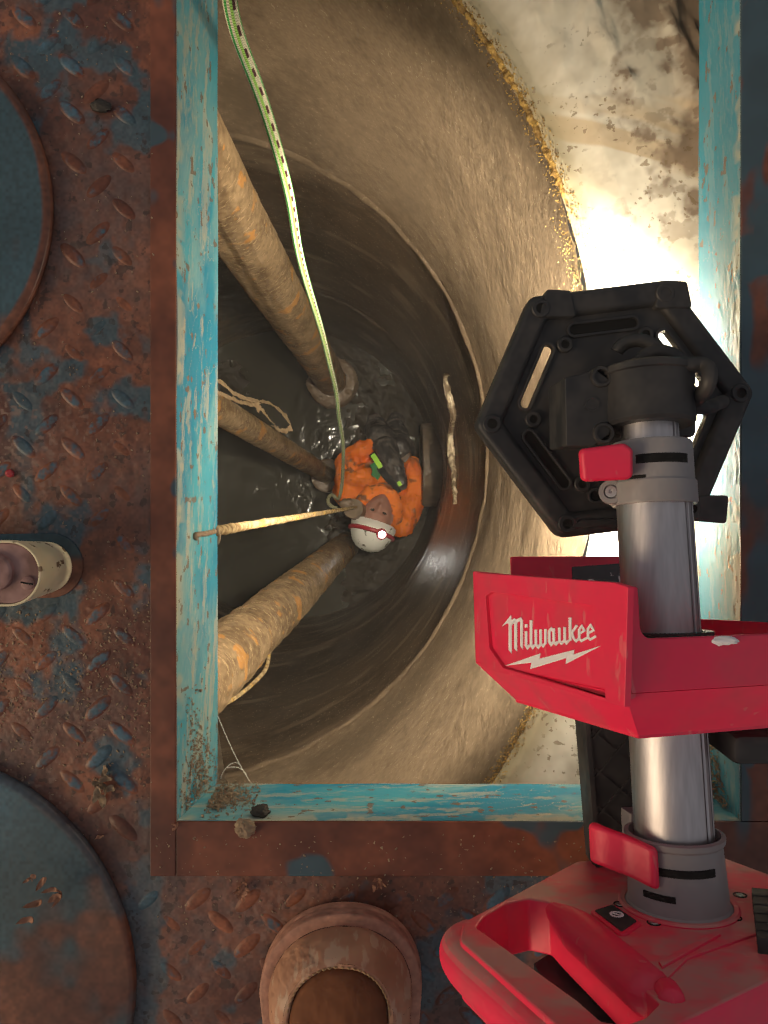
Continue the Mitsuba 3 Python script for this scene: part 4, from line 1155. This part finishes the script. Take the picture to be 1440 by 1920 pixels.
polys.append(sbox(391, 240, 420, 280))
wordmark = unary_union([p.buffer(0) for p in polys])
bolt = Polygon([(165, 710), (565, 570), (555, 630), (945, 530), (940, 582), (1250, 483), (850, 690), (860, 622), (450, 748), (465, 675)])


def decal(g, z0, z1):
    out = []
    for q in getattr(g, 'geoms', [g]):
        mp = lambda r: [(-lpx(*Z6(x, y))[0], lpx(*Z6(x, y))[1]) for x, y in r.coords]
        out.append(prism(Polygon(mp(q.exterior), [mp(r) for r in q.interiors]).buffer(0), z0, z1))
    return move(cat(out), LF)


add('lettering', decal(wordmark, 0.0001, 0.0006), 'm_white', cg, smooth=False)
add('bolt_emblem', decal(bolt, 0.0001, 0.0006), 'm_white', cg, smooth=False)
# instruction label inside the low wall
sx0 = cpt(0, -h + tw, 0)


def ipx(px, py):
    q = onplane(px, py, sx0, U3) - A0
    return (q @ W3, q @ ax)


IF = frame(A0 - U3 * (h - tw), W3, ax, -np.cross(ax, W3) if np.dot(-np.cross(ax, W3), U3) > 0 else np.cross(ax, W3))
if np.linalg.det(IF[:3, :3]) < 0:
    IF = frame(A0 - U3 * (h - tw), -W3, ax, U3)
sgn = 1 if np.dot(IF[:3, 0], W3) > 0 else -1
ip_ = lambda pts: Polygon([(sgn * ipx(*p)[0], ipx(*p)[1]) for p in pts])
lb = add('label', move(prism(ip_([(1072, 1063), (1230, 1052), (1235, 1130), (1076, 1140)]), -0.0002, 0.0005), IF), 'm_label', cg, smooth=False)
ci = ip_([(1106, 1100), (1108, 1100), (1108, 1102)]).centroid
add('print', move(prism(ci.buffer(0.0075, quad_segs=12), 0.0003, 0.0008), IF), 'm_white', lb, smooth=False)
tx = meshkit.text_mesh('1.', 0.0032, 0.0004)
tx = tx if sgn > 0 else tx
tq = ipx(1143, 1080)
add('print', move(tx, IF @ trimesh.transformations.translation_matrix([sgn * tq[0], tq[1], 0.0004])), 'm_white', lb, smooth=False)
add('print', move(prism(ip_([(1158, 1080), (1180, 1078), (1182, 1096), (1162, 1096)]), 0.0003, 0.0008), IF), 'm_white', lb, smooth=False)
# chip in the near wall's edge
chp = cpt(-h + 0.075, h + 0.0003, sLo - 0.003)
add('chipped_edge', blob(chp, (0.011, 0.0030, 0.0028), 8, 0.5, 2.5, 2), 'm_white', cg, smooth=True)
# feet of the folded legs
add('rubber_foot', rbox(0.268, 0.345, -0.2115, -0.188, 0.085, 0.165, 0.006), 'm_black', tl)
# folded black leg under the mast
lf0, lf1 = ad(1091, 1330, 0.685), ad(1116, 1640, 0.685)
lx = unit(lf1 - lf0); lz = V(0, 0, 1); ly = np.cross(lz, lx)
Ll = np.linalg.norm(lf1 - lf0)
LG = frame(lf0, lx, ly, lz)
lg = add('folded_leg', move(rbox(0, Ll, 0.0, 0.10, -0.034, 0.0, 0.004), LG), 'm_black', tl)
for u0 in np.arange(-0.09, Ll, 0.034):
    for dr_ in (1, -1):
        ln = LineString([(u0, 0.0 if dr_ > 0 else 0.09), (u0 + 0.09, 0.09 if dr_ > 0 else 0.0)]).intersection(sbox(0.008, 0.007, Ll - 0.01, 0.09))
        if ln.length > 0.01:
            add('rib', move(prism(ln.buffer(0.0009, cap_style=2), -0.001, 0.0016), LG), 'm_black', lg, smooth=False)
add('rim', move(prism(sbox(0.001, 0.001, Ll - 0.001, 0.099).difference(sbox(0.006, 0.006, Ll - 0.006, 0.094)), -0.001, 0.003, 0.001, 2), LG), 'm_black', lg, smooth=40)

# lamp head
hp = 0.715
HCN = ad(1155, 766, hp)
R6 = 265 * hp / F
rot0 = math.radians(187)
hexv = lambda R: [(R * math.cos(rot0 - k * math.pi / 3), R * math.sin(rot0 - k * math.pi / 3)) for k in range(6)]
HF = trimesh.transformations.translation_matrix(HCN)
hexo = Polygon(hexv(R6)).buffer(-0.010).buffer(0.010, quad_segs=5)
hk = key('lamp_head', tl)
labels[hk] = {'label': 'black six sided lamp head seen from behind'}
ringp = hexo.difference(Polygon(hexv(R6 * 0.80)).buffer(-0.006).buffer(0.006, quad_segs=4))
slots = []
for k in range(6):
    a_, b_ = np.array(hexv(R6 * 0.69)[k]), np.array(hexv(R6 * 0.69)[(k + 1) % 6])
    slots.append(LineString([a_ + (b_ - a_) * 0.20, a_ + (b_ - a_) * 0.80]).buffer(0.0046))
open_slots = [slots[0], slots[2], slots[3]]
back = Polygon(hexv(R6 * 0.82))
add('frame', move(prism(ringp, -0.030, 0.0, 0.006, 4, both=True), HF), 'm_black', hk, smooth=40)
add('back_plate', move(prism(back.difference(unary_union(open_slots)), -0.016, -0.009, 0.001, 2), HF), 'm_black', hk, smooth=40)
for k, s_ in enumerate(slots):
    add('slot_rim', move(prism(s_.buffer(0.003).difference(s_), -0.010, -0.0055, 0.001, 2), HF), 'm_black', hk, smooth=40)
    if s_ not in open_slots:
        add('slot', move(prism(s_, -0.0095, -0.0085), HF), 'm_hole', hk, smooth=False)
for k in range(6):
    for rr, rad, zt in ((0.885, 0.0078, 0.0028), (0.58, 0.0066, -0.0045)):
        q = hexv(R6 * rr)[k]
        M = HF @ trimesh.transformations.translation_matrix([q[0], q[1], 0])
        bo = add('boss', move(lathe([(rad + 0.0015, -0.012), (rad + 0.001, zt - 0.001), (rad, zt), (rad * 0.62, zt), (rad * 0.60, zt - 0.0016), (0.0005, zt - 0.0016)], 24), M), 'm_black', hk, smooth=35)
        add('bore', move(lathe([(rad * 0.58, zt - 0.0013), (0.0005, zt - 0.0013)], 16), M), 'm_hole', bo, smooth=False)
for px, py in ((1045, 565), (1262, 548), (1335, 955)):
    q = at(px, py, HCN[2]) - HCN
    add('corner_lug', move(prism(Polygon([(-0.014, -0.012), (0.014, -0.012), (0.010, 0.007), (-0.008, 0.008)]).buffer(0.003, quad_segs=3) if py < 700 else Polygon([(-0.014, -0.008), (0.010, -0.010), (0.012, 0.010), (-0.010, 0.01)]).buffer(0.003), -0.028, 0.002, 0.003, 3), HF @ trimesh.transformations.translation_matrix([q[0], q[1], 0])), 'm_black', hk, smooth=40)
fe = at(1015, 985, HCN[2]) - HCN
add('pull_handle', move(prism(Polygon([(-0.004, -0.005), (0.07, -0.001), (0.066, 0.005), (0.006, 0.004)]), -0.02, 0.0035, 0.002, 2), HF @ trimesh.transformations.translation_matrix([fe[0] + 0.03, fe[1] + 0.002, 0])), 'm_black', hk, smooth=40)
# LED panels under the head (they face down the shaft), seen only from below
ledz = -0.031
for k in range(3):
    q0, q1, q2 = (np.array(hexv(R6 * 0.60)[(2 * k + i) % 6]) for i in range(3))
    cen = (q0 + q1 + q2) / 4
    poly = Polygon([(0, 0), q0, q1, q2]).buffer(-0.006)
    v, f = trimesh.creation.triangulate_polygon(poly, engine='earcut')
    m = trimesh.Trimesh(np.c_[v, np.full(len(v), ledz)], f, process=False)
    if m.face_normals[:, 2].mean() > 0:
        m.invert()
    add('led_panel', move(m, HF), 'm_white', hk, smooth=False, emitter={'type': 'area', 'radiance': {'type': 'rgb', 'value': [LED_AREA, LED_AREA * 0.90, LED_AREA * 0.70]}})
    c3 = HCN + V(cen[0], cen[1], ledz - 0.002)
    for nm_, tgt, cut, beam, pw in (('wide', V(-0.22, 0, -1), 88, 45, LED_WIDE), ('beam', V(-0.15, 0.0, -1), 60, 14, LED_BEAM)):
        scene[f'led_{nm_}_{k}'] = {'type': 'spot', 'to_world': T().look_at(origin=list(c3), target=list(c3 + tgt), up=[0, 1, 0]), 'cutoff_angle': cut, 'beam_width': beam, 'intensity': {'type': 'rgb', 'value': [pw, pw * 0.88, pw * 0.68]}}
add('led_housing', move(prism(Polygon(hexv(R6 * 0.72)), -0.029, -0.0165, 0.001, 2), HF) if False else move(prism(Polygon(hexv(R6 * 0.60)), -0.0305, -0.0165, 0.001, 2), HF), 'm_black', hk, smooth=40)

# swivel mount between mast and head
mt = key('swivel_mount', tl)
s0, s1 = spx(0, 800), spx(0, 700)
add('sleeve', move(lathe([(0.0235, 0), (0.0350, 0), (0.0372, 0.003), (0.0372, s1 - s0 - 0.004), (0.039, s1 - s0 - 0.003), (0.039, s1 - s0 + 0.002), (0.036, s1 - s0 + 0.004), (0.030, s1 - s0 + 0.006), (0.0005, s1 - s0 + 0.006)], 56), TFr(s0)), 'm_black', mt, smooth=35)
ym = ad(1102, 765, 0.640)
YF = frame(ym, V(1, 0, 0), V(0, 1, 0), V(0, 0, 1))
add('yoke', move(prism(Polygon([(-0.016, -0.030), (0.004, -0.030), (0.017, -0.020), (0.017, 0.022), (0.006, 0.030), (-0.006, 0.026), (-0.017, 0.024)]).buffer(0.002), -0.062, 0.0, 0.005, 4), YF), 'm_black', mt, smooth=40)
for dx, dy in ((0.011, 0.026), (0.013, -0.021)):
    M = YF @ trimesh.transformations.translation_matrix([dx, dy, 0.002])
    add('boss', move(lathe([(0.0095, -0.03), (0.0092, -0.001), (0.0082, 0.001), (0.0062, 0.001), (0.0062, -0.006), (0.0005, -0.006)], 24), M), 'm_black', mt, smooth=35)
    add('bore', move(lathe([(0.006, -0.0055), (0.0005, -0.0055)], 16), M), 'm_hole', mt, smooth=False)
M = YF @ trimesh.transformations.translation_matrix([0.0035, 0.003, 0.0006])
add('screw', move(lathe([(0.0005, 0), (0.0062, 0), (0.0062, 0.0006), (0.0050, 0.0006), (0.0046, -0.0008), (0.0005, -0.0008)], 12), M), 'm_black', mt, smooth=35)
add('bracket', rbox(ym[0] - 0.012, 0.275, ym[1] - 0.022, ym[1] + 0.024, HCN[2] - 0.012, HCN[2] + 0.045, 0.004), 'm_black', mt)
# coiled lead
cc0, cc1 = ad(1190, 668, 0.690), ad(1288, 722, 0.625)
tt = np.linspace(0, 1, 110)
ph = 2.9 - tt * 2 * math.pi * 2.25
hel = cc0 + np.outer(tt, cc1 - cc0) + 0.0165 * np.stack([np.cos(ph), np.sin(ph), 0 * ph], -1)
tail = spline([hel[-1], hel[-1] + (hel[-1] - hel[-5]) * 1.2, ad(1330, 712, 0.615), ad(1318, 738, 0.625), ad(1302, 755, 0.64), ad(1318, 764, 0.66), ad(1345, 757, 0.69), ad(1360, 752, 0.705)], 50)
lead = np.vstack([hel, tail[1:]])
add('coiled_lead', tube(spline(lead[::3], 260), 0.0062, 14)[0], 'm_black', tl, smooth=True)

# ---------------------------------------------------------------- cream post at the left
po = 'cream_post'
tag(po, 'short cream painted oblong post with a rusty screwed cap on the deck', 'post')
base_p = LineString([(-0.400, -0.0765), (-0.3255, -0.0765)]).buffer(0.0245, quad_segs=12)
top_p = LineString([(-0.405, -0.0733), (-0.3220, -0.0733)]).buffer(0.0285, quad_segs=12)
bo, to = np.array(base_p.exterior.coords)[:-1], np.array(top_p.exterior.coords)[:-1]
nn = len(bo)
zs = [0.0, 0.012, 0.035, 0.06, 0.085]
loops = []
for z_ in zs:
    f = z_ / 0.085
    loops.append(np.c_[bo * (1 - f) + to * f, np.full(nn, z_)])
v = np.vstack(loops + [np.c_[to * 1, np.full(nn, 0.0872)][:0]])
fs = []
for k in range(len(zs) - 1):
    i = np.arange(nn); j = (i + 1) % nn
    b, t_ = k * nn, (k + 1) * nn
    fs += [np.c_[b + i, b + j, t_ + j], np.c_[b + i, t_ + j, t_ + i]]
pm = trimesh.Trimesh(v, np.vstack(fs), process=False)
if pm.volume < 0:
    pm.invert()
pm.fix_normals()
add('body', cat([pm, prism(top_p.difference(top_p.buffer(-0.0022)), 0.080, 0.0875, 0.0008, 2)]), 'm_cream', po, smooth=40)
add('cap', prism(top_p.buffer(-0.0024), 0.078, 0.0862, 0.0008, 2), 'm_pinkrust', po, smooth=40)
sq = ad(53, 1093, CAM_Z - 0.0865)
add('screw', move(lathe([(0.0062, -0.001), (0.0058, 0.0014), (0.0040, 0.0022), (0.0005, 0.0024)], 20), trimesh.transformations.translation_matrix([sq[0], sq[1], 0.0868])), 'm_pinkrust', po, smooth=40)
add('screw_slot', move(rbox(-0.0055, 0.0055, -0.0007, 0.0007, 0.002, 0.0027, 0.0002), trimesh.transformations.translation_matrix([sq[0], sq[1], 0.0868]) @ trimesh.transformations.rotation_matrix(-0.15, [0, 0, 1])), 'm_hole', po)
bq = ad(-8, 1072, CAM_Z - 0.0865)
add('boss', move(lathe([(0.0165, -0.001), (0.0160, 0.004), (0.014, 0.0055), (0.0005, 0.006)], 32), trimesh.transformations.translation_matrix([bq[0], bq[1], 0.0865])), 'm_pinkrust', po, smooth=40)
add('base_ring', move(prism(LineString([(-0.40, -0.0765), (-0.322, -0.0750)]).buffer(0.0315, quad_segs=12), 0.0002, 0.0022, 0.001, 2), np.eye(4)), 'm_lid', po, smooth=40)

# ---------------------------------------------------------------- boot
bt = 'work_boot'
tag(bt, 'worn tan leather moc toe work boot standing on the deck before the hatch', 'boot')
BX, BY = -0.0385, -0.475


def toe(wid, front, squeeze=1.0, n=60, backy=-0.80):
    """boot outline: a rounded toe of half width wid whose tip lies at y = front"""
    a = np.linspace(0, math.pi, n)
    ry = front - BY
    x = wid * np.sign(np.cos(a)) * np.abs(np.cos(a)) ** 0.92
    y = BY + ry * np.sin(a) ** 0.95
    pts = [(BX + xx + 0.004 * (yy - BY) / 0.08, yy) for xx, yy in zip(x, y)]
    pts += [(BX - wid * 0.80, BY - 0.14), (BX - wid * 0.78, backy + 0.03), (BX - wid * 0.5, backy), (BX + wid * 0.5, backy), (BX + wid * 0.78, backy + 0.03), (BX + wid * 0.86, BY - 0.14)]
    return pts


def loft(levels):
    """closed skin through outlines [(pts, z)], capped on top"""
    n = len(levels[0][0])
    v = np.vstack([np.c_[np.array(p), np.full(n, z)] for p, z in levels])
    fs = []
    i = np.arange(n); j = (i + 1) % n
    for k in range(len(levels) - 1):
        b, t_ = k * n, (k + 1) * n
        fs += [np.c_[b + i, b + j, t_ + j], np.c_[b + i, t_ + j, t_ + i]]
    m = trimesh.Trimesh(v, np.vstack(fs), process=False)
    vv, ff = trimesh.creation.triangulate_polygon(Polygon(levels[-1][0]), engine='earcut')
    c = trimesh.Trimesh(np.c_[vv, np.full(len(vv), levels[-1][1])], ff, process=False)
    if c.face_normals[:, 2].mean() < 0:
        c.invert()
    m = trimesh.util.concatenate([m, c]); m.merge_vertices()
    return m


w, fr_ = 0.0770, -0.400
add('sole', loft([(toe(w - 0.004, fr_ - 0.003), 0.001), (toe(w, fr_), 0.006), (toe(w, fr_), 0.012), (toe(w - 0.0015, fr_ - 0.001), 0.0135), (toe(w, fr_), 0.015), (toe(w, fr_), 0.020), (toe(w - 0.001, fr_ - 0.0008), 0.0207), (toe(w, fr_), 0.0214), (toe(w - 0.0005, fr_), 0.026), (toe(w - 0.002, fr_ - 0.0015), 0.028), (toe(w - 0.0085, fr_ - 0.0085), 0.0285)]), 'm_sole', bt, smooth=50)
add('welt_groove', loft([(toe(w - 0.008, fr_ - 0.008), 0.027), (toe(w - 0.0105, fr_ - 0.0115), 0.0292)]), 'm_groove', bt, smooth=50)
vl = [(toe(0.0672, -0.4110), 0.028), (toe(0.0668, -0.4108), 0.034), (toe(0.0645, -0.4125), 0.044), (toe(0.0600, -0.4155), 0.054), (toe(0.0535, -0.4195), 0.063), (toe(0.0490, -0.4225), 0.0672), (toe(0.0465, -0.4245), 0.0680), (toe(0.0450, -0.4260), 0.0672), (toe(0.0442, -0.4270), 0.0640)]
vm = loft(vl).subdivide_to_size(0.006)
vm.vertices = vm.vertices + vm.vertex_normals * ((meshkit.fbm(vm.vertices * V(60, 60, 90), 3, 6) - 0.5) * 0.0034)[:, None]
add('vamp', vm, 'm_leather', bt, smooth=60)
al = [(toe(0.0446, -0.4265), 0.0625), (toe(0.0430, -0.4283), 0.0675), (toe(0.0400, -0.4315), 0.0715), (toe(0.034, -0.4380), 0.0755), (toe(0.025, -0.4480), 0.0785), (toe(0.014, -0.4610), 0.080)]
add('apron', loft(al), 'm_apron', bt, smooth=60)
sp_ = np.array(toe(0.0462, -0.4248))[:60]
for q in range(3, 57, 2):
    p_, d_ = sp_[q], unit(sp_[q + 1] - sp_[q - 1])
    add('stitch', tube([V(*(p_ - d_ * 0.0017), 0.0674), V(*p_, 0.0692), V(*(p_ + d_ * 0.0017), 0.0674)], 0.0009, 6)[0], 'm_thread', bt, smooth=True)
an_ = LineString([(BX, -0.62), (BX, -0.76)]).buffer(0.045, quad_segs=10)
add('ankle_shaft', prism(an_.difference(an_.buffer(-0.006)), 0.06, 0.15, 0.003, 2), 'm_leather', bt, smooth=45)

# ---------------------------------------------------------------- litter, mud, webs
def shard(p, size, seed, mat, name, lab, catg, n=5, z=0.004, group=None):
    """curled dry bits: small bent leaf pieces in a loose clump, one thing"""
    rs = np.random.RandomState(seed)
    ms = []
    for i in range(n):
        L, Wd = size * rs.uniform(.5, 1.0), size * rs.uniform(.2, .45)
        u, v = np.meshgrid(np.linspace(-1, 1, 9), np.linspace(-1, 1, 5), indexing='ij')
        half = (1 - u ** 2) ** 0.6 * Wd / 2
        x, y = u * L / 2, v * half
        zz = rs.uniform(1, 5) * (x ** 2) / size * .5 + (meshkit.fbm(np.stack([u * 2, v * 2, 0 * u + i], -1), 2, seed) - 0.3) * size * 0.25
        P = np.stack([x, y, zz], -1).reshape(-1, 3)
        Q = P + V(0, 0, size * 0.03)
        I, J = np.meshgrid(np.arange(8), np.arange(4), indexing='ij')
        b = (I * 5 + J).ravel()
        f = np.vstack([np.c_[b, b + 5, b + 6], np.c_[b, b + 6, b + 1]])
        m = trimesh.Trimesh(np.vstack([Q, P]), np.vstack([f, f[:, ::-1] + 45]), process=False)
        m.apply_transform(trimesh.transformations.rotation_matrix(rs.uniform(0, 6.28), [0, 0, 1]) @ trimesh.transformations.rotation_matrix(rs.uniform(-.5, .5), [1, 0, 0]))
        m.apply_translation(p + V(*rs.normal(0, size * .28, 2), abs(rs.normal(0, size * .1)) + z))
        ms.append(m)
    k = add(name, cat(ms), mat, smooth=True)
    return tag(k, lab, catg, group)


shard(at(464, 1662, 0), 0.014, 3, 'm_leaf', 'dry_leaf', 'curled brown dry leaf lying on the plate near the hatch corner', 'leaf', 6)
shard(at(112, 1660, 0.011), 0.016, 4, 'm_leaf', 'dry_leaf', 'pale curled dry leaf on the lower round cover', 'leaf', 4, 0.012)
shard(at(68, 1632, 0.011), 0.010, 5, 'm_leaf', 'dry_leaf', 'small hooked dry leaf on the lower round cover, nearest the deck edge', 'leaf', 3, 0.012)
shard(at(75, 1705, 0.011), 0.020, 6, 'm_leaf', 'dry_leaf', 'flat reddish dry leaf on the lower round cover', 'leaf', 2, 0.0105)
shard(at(200, 1476, 0), 0.020, 7, 'm_dirt', 'dry_leaf', 'clump of brown leaf crumbs above the lower round cover', 'leaf', 7, 0.002)
shard(at(715, 1650, 0), 0.010, 8, 'm_leaf', 'dry_leaf', 'crumpled leaf scrap on the flat bar above the boot', 'leaf', 5, 0.005)
shard(at(330, 1545, 0), 0.008, 9, 'm_leaf', 'dry_leaf', 'tiny tan leaf scrap at the outer corner of the blue hatch lining', 'leaf', 3, 0.004)
shard(at(190, 1562, 0), 0.010, 12, 'm_leaf', 'dry_leaf', 'orange leaf scrap against the rim of the lower round cover', 'leaf', 2, 0.002)
k = add('dead_insect', cat([blob(at(192, 203, 0) + V(0, 0, 0.004), (0.009, 0.006, 0.004), 3, 0.5, 2.2, 2), blob(at(180, 200, 0) + V(0, 0, 0.003), (0.005, 0.003, 0.003), 5, 0.5, 2.2, 1)]), 'm_darkbit', smooth=True)
tag(k, 'black crumpled dead insect on the rusty deck below the upper round cover', 'insect')
k = add('red_scrap', blob(at(20, 888, 0) + V(0, 0, 0.0015), (0.0045, 0.0038, 0.0022), 4, 0.4, 2, 1), 'm_redbit', smooth=False)
tag(k, 'small red plastic scrap on the deck above the cream post', 'scrap')
k = add('mud_lump', blob(at(462, 1546, 0) + V(0, 0, 0.008), (0.009, 0.008, 0.008), 14, 0.55, 2.4, 3), 'm_dirt', smooth=40)
tag(k, 'pale crumbly mud lump stuck under the blue hatch corner', 'mud lump', 'mud lumps at the hatch corner')
k = add('mud_lump', blob(at(488, 1524, -0.01) + V(0, 0.002, 0.0), (0.009, 0.006, 0.007), 15, 0.55, 2.4, 3), 'm_darkbit', smooth=40)
tag(k, 'dark round mud lump on the edge of the blue front panel', 'mud lump', 'mud lumps at the hatch corner')

# the dusty nest in the hatch corner, silk strands
nest = []
rs = np.random.RandomState(9)


def crumb(p, s_):
    m = trimesh.creation.icosahedron()
    m.vertices = m.vertices * rs.uniform(.55, 1.4, (12, 1)) * V(rs.uniform(.7, 2.0), 1, rs.uniform(.6, 1.4)) * s_
    m.apply_transform(trimesh.transformations.rotation_matrix(rs.uniform(0, 6.28), rs.normal(size=3)))
    m.apply_translation(p)
    nest.append(m)


for i in range(900):                                             # on the front panel beside the corner
    z_ = np.clip(rs.normal(-0.052, 0.020), -0.092, -0.004)
    crumb(V(np.clip(HX0 + 0.022 + abs(rs.normal(0.012, 0.016)), HX0 + 0.004, -0.13), HY0 + rs.uniform(0.0, 0.003), z_), rs.uniform(0.0003, 0.0012))
for i in range(700):                                             # up the left panel's lower end
    t_ = abs(rs.normal(0, 0.45))
    if t_ > 1.2:
        continue
    z_ = np.clip(rs.normal(-0.030 - 0.02 * (1 - t_), 0.010 + 0.012 * max(0, 1 - t_)), -0.092, -0.002)
    crumb(V(HX0 + 0.019 * (0.002 - z_) / 0.097 + rs.uniform(0, 0.0022), HY0 + 0.002 + t_ * 0.10, z_), rs.uniform(0.0003, 0.0011) * (1.3 if rs.rand() < .1 else 1))
for i in range(900):
    t_ = rs.rand() ** 1.5
    z_ = rs.uniform(-0.094, -0.094 + 0.075 * (1 - t_))
    crumb(V(HX1 - rs.uniform(0, 0.004), HY0 + 0.002 + t_ * 0.13, z_), rs.uniform(0.0004, 0.0014))
k = add('dirt', cat(nest), 'm_dirt', smooth=False)
tag(k, 'crumbs of dirt and dust caught in the corner of the blue hatch lining', 'dirt', kind='stuff')
wb = 'cobweb'
tag(wb, 'thin white cobweb strands strung across the hatch corner', 'cobweb')
for pth in ([ad(408, 1342, 0.845), ad(432, 1398, 0.85), ad(452, 1438, 0.85), ad(472, 1470, 0.848)], [ad(452, 1438, 0.85), ad(440, 1430, 0.85), ad(424, 1440, 0.846), ad(414, 1460, 0.845)], [ad(424, 1440, 0.846), ad(448, 1440, 0.848), ad(462, 1452, 0.848)]):
    add('strand', tube(spline(pth, 30), 0.00042, 6)[0], 'm_silk', wb, smooth=True)
fin = trimesh.Trimesh(np.array([at(404, 1330, -0.094), at(413, 1420, -0.096), at(424, 1470, -0.096), at(404, 1470, -0.094), at(404, 1330, -0.100), at(413, 1420, -0.102), at(424, 1470, -0.102), at(404, 1470, -0.100)]), [[0, 2, 1], [0, 3, 2], [4, 5, 6], [4, 6, 7], [0, 1, 5], [0, 5, 4], [1, 2, 6], [1, 6, 5], [2, 3, 7], [2, 7, 6], [3, 0, 4], [3, 4, 7]], process=False)
fin.fix_normals()
add('dusty_sheet', fin, 'm_dirt', wb, smooth=False)

# grit over the deck
rs = np.random.RandomState(21)
gr = []
for i in range(1500):
    px, py = (rs.uniform(-10, 285), rs.normal(1260, 110)) if i < 800 else ((rs.uniform(0, 290), rs.uniform(0, 1500)) if i < 1150 else (rs.uniform(290, 1100), rs.uniform(1560, 1750)))
    p = at(px, py, 0)
    if any(np.hypot(*(p[:2] - c)) < r for c, r in LID) or -0.42 < p[0] < -0.29 and -0.12 < p[1] < -0.05:
        continue
    s = rs.uniform(0.0003, 0.0011) * (1 if i < 800 else 0.8)
    m = trimesh.creation.icosahedron()
    m.vertices = m.vertices * rs.uniform(.6, 1.5, (12, 1)) * V(s * rs.uniform(1, 2), s, s * .7)
    m.apply_transform(trimesh.transformations.rotation_matrix(rs.uniform(0, 6.28), [0, 0, 1]))
    zt = 0.0042 if (p[0] > -0.2243 and p[1] > -0.3765) else 0.0
    m.apply_translation(V(p[0], p[1], zt + s * .3))
    gr.append(m)
k = add('grit', cat(gr), 'm_dirt', smooth=False)
tag(k, 'fine pale grit and crumbs scattered over the rusty deck', 'grit', kind='stuff')

# ---------------------------------------------------------------- thin haze added in the shaft and over the hatch
HAZE = 0.012
scene['added_haze'] = {'type': 'homogeneous', 'albedo': {'type': 'rgb', 'value': [0.95, 0.95, 0.95]}, 'sigma_t': HAZE}  # haze added to lift the blacks and give the lamp some glow
scene['haze'] = {'type': 'cube', 'to_world': T().translate([0, 0, (0.95 - 5.2) / 2]).scale([5.4, 5.4, (0.95 + 5.2) / 2]), 'bsdf': {'type': 'null'}, 'interior': {'type': 'ref', 'id': 'added_haze'}}
scene['camera']['medium'] = {'type': 'ref', 'id': 'added_haze'}
tag('haze', 'thin added haze that lifts the dark tones', kind='stuff')
